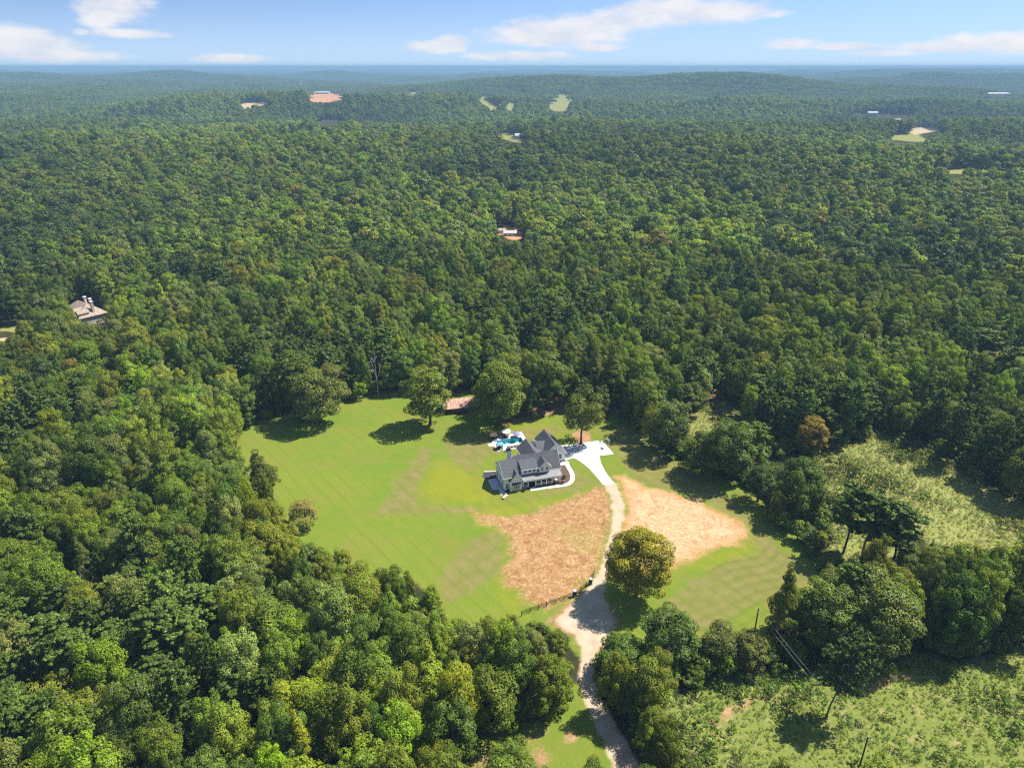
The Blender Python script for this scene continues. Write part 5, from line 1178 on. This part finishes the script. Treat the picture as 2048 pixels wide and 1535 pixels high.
# ---------------------------------------------------------------- other houses in the woods
def far_house(px, gy, w, d, h, rz, wall, roof, label, rh=None, cat='house', z=None):
    X, Y = gp(px, gy); zt = float(terrain(X, Y)); dist = math.hypot(X, Y); R = tag(empty('house' if cat == 'house' else 'warehouse', (X, Y, zt - 0.3), rz), label, cat); rh = rh or h * 0.5
    MB().extr([(-d / 2, 0), (d / 2, 0), (d / 2, h), (0, h + rh), (-d / 2, h)], 'u', -w / 2, w / 2).build('wall', wall, R); o = 0.05 * d
    MB().extr([(-d / 2 - o, h - o * 2 * rh / d), (0, h + rh), (d / 2 + o, h - o * 2 * rh / d), (d / 2 + o, h - o * 2 * rh / d + 0.3), (0, h + rh + 0.3), (-d / 2 - o, h - o * 2 * rh / d + 0.3)], 'u', -w / 2 - o, w / 2 + o).build('roof', roof, R)
    for k in range(3): x = -w / 3 + k * w / 3; MB().box(x - w * 0.05, x + w * 0.05, -d / 2 - 0.08, -d / 2 - 0.004, h * 0.35, h * 0.75).build('window', M_GLASS, R)
    return R


def build_far_houses():
    # big tan-roofed house in the woods
    X, Y = gp(176, 652); R = tag(empty('house', (X, Y, float(terrain(X, Y)) - 0.3), math.radians(-38)), 'tan hip-roofed house with pale chimneys half buried in the woods', 'house')
    MB().box(-10, 10, -6.5, 6.5, 0, 8.2).build('wall', M_PINKWALL, R); e = 0.7; z0, z1 = 8.0, 13.2
    c = [(-10 - e, -6.5 - e, z0), (10 + e, -6.5 - e, z0), (10 + e, 6.5 + e, z0), (-10 - e, 6.5 + e, z0)]; r0, r1 = (-4.5, 0, z1), (5.0, 0, z1)
    rf = MB().poly([c[0], c[1], r1, r0]).poly([c[2], c[3], r0, r1]).poly([c[1], c[2], r1]).poly([c[3], c[0], r0]).poly(c[::-1]).build('roof', M_TANROOF, R)
    for (x, y) in ((-2.0, 2.4), (3.5, 2.6), (8.6, 1.0)): k = MB().box(x - 0.7, x + 0.7, y - 0.5, y + 0.5, 8.5, 14.6).build('chimney', M_PINKWALL, rf); MB().box(x - 0.85, x + 0.85, y - 0.65, y + 0.65, 14.6, 14.9).build('chimney_cap', M_TRIM, rf)
    for x in (4.2, 8.2): MB().extr([(x - 1.4, 8.6), (x + 1.4, 8.6), (x + 1.4, 10.2), (x, 11.6), (x - 1.4, 10.2)], 'v', -6.4, -1.5).build('dormer', M_OFFWHITE, R); MB().extr([(x - 1.7, 9.95), (x, 11.65), (x + 1.7, 9.95), (x + 1.7, 10.15), (x, 11.85), (x - 1.7, 10.15)], 'v', -6.8, -1.2).build('dormer_roof', M_TANROOF, R)
    for x in (4.2, 8.2): MB().box(x - 0.5, x + 0.5, -6.47, -6.404, 9.0, 10.2).build('window', M_GLASS, R)
    far_house(1020, 471, 10, 6, 2.5, 0.05, M_OFFWHITE, M_GREYROOF, 'white-roofed low house in a gap of the woods', rh=1.4)
    far_house(1003, 466, 6, 5, 2.6, 0.4, M_OFFWHITE, M_TANROOF, 'small tan shed beside the white-roofed low house', rh=1.0)
    far_house(1041, 291, 18, 12, 6, 0.1, M_OFFWHITE, M_GREYROOF, 'grey-roofed house at the edge of a distant meadow')
    far_house(1744, 230, 26, 12, 6, 0.0, M_OFFWHITE, M_GREYROOF, 'pale house on the long distant meadow among trees'); far_house(1795, 235, 30, 14, 6, 0.1, M_OFFWHITE, M_OFFWHITE, 'white barn at the end of the long distant meadow')
    far_house(1608, 252, 24, 12, 6, 0.0, M_OFFWHITE, M_GREYROOF, 'white house showing over the trees, no meadow round it'); far_house(1808, 268, 24, 10, 5, 0.0, M_OFFWHITE, M_GREYROOF, 'pale shed beside the tan field')
    far_house(645, 186, 70, 22, 10, 0.05, M_OFFWHITE, M_GREYROOF, 'long pale building above the red earthworks'); far_house(480, 214, 24, 14, 8, 0.3, M_OFFWHITE, M_GREYROOF, 'pale house beside the tan diggings'); far_house(505, 206, 24, 12, 7, 0.0, M_OFFWHITE, M_OFFWHITE, 'white house above the tan diggings')
    for px, gy, lab in ((893, 172, 'first white house of the hillside cluster'), (907, 176, 'second white house of the hillside cluster'), (922, 172, 'third white house of the hillside cluster')): far_house(px, gy, 26, 16, 10, 0.2, M_OFFWHITE, M_GREYROOF, lab)
    for px, gy, w, lab in ((1985, 190, 130, 'long white warehouse among the distant trees'), (1950, 158, 260, 'longest white warehouse of the far industrial strip'), (2000, 160, 180, 'white warehouse at the end of the far industrial strip'), (1560, 147, 300, 'white warehouse on the hazy plain'), (1480, 148, 160, 'small white warehouse on the hazy plain')): far_house(px, gy, w, 60, 16, 0.02, M_OFFWHITE, M_OFFWHITE, lab, rh=3, cat='warehouse')
    X, Y = gp(603, 178); R = tag(empty('silo_tower', (X, Y, float(terrain(X, Y)))), 'slim white tower rising over the woods by the earthworks', 'tower'); MB().tube((0, 0, 0), (0, 0, 44), 3.0, 2.6, 12).build('shaft', M_OFFWHITE, R); MB().tube((0, 0, 44), (0, 0, 47), 3.4, 0.5, 12).build('cap', M_GREYROOF, R)
    X, Y = gp(1243, 147); R = tag(empty('water_tower', (X, Y, float(terrain(X, Y)))), 'white water tower on the hazy plain', 'tower'); MB().tube((0, 0, 0), (0, 0, 38), 5, 4, 10).build('shaft', M_OFFWHITE, R); MB().tube((0, 0, 38), (0, 0, 46), 8, 15, 16).tube((0, 0, 46), (0, 0, 56), 15, 5, 16).build('tank', M_OFFWHITE, R)


build_far_houses()


# ---------------------------------------------------------------- haze
def build_haze():
    m = bpy.data.materials.new('haze'); m.use_nodes = True; nt = m.node_tree; nt.nodes.clear(); out = N(nt, 'ShaderNodeOutputMaterial')
    v = N(nt, 'ShaderNodeVolumePrincipled'); v.inputs['Color'].default_value = (0.30, 0.50, 0.70, 1); v.inputs['Density'].default_value = 0.00016; v.inputs['Density Attribute'].default_value = ''
    v.inputs['Anisotropy'].default_value = 0.0
    L(nt, v.outputs[0], out.inputs['Volume'])
    o = MB().box(-60000, 60000, -60000, 60000, -21.0, 132.0).build('haze', m); tag(o, 'thin blue haze lying over the distant woods', 'haze', kind='stuff')


build_haze()
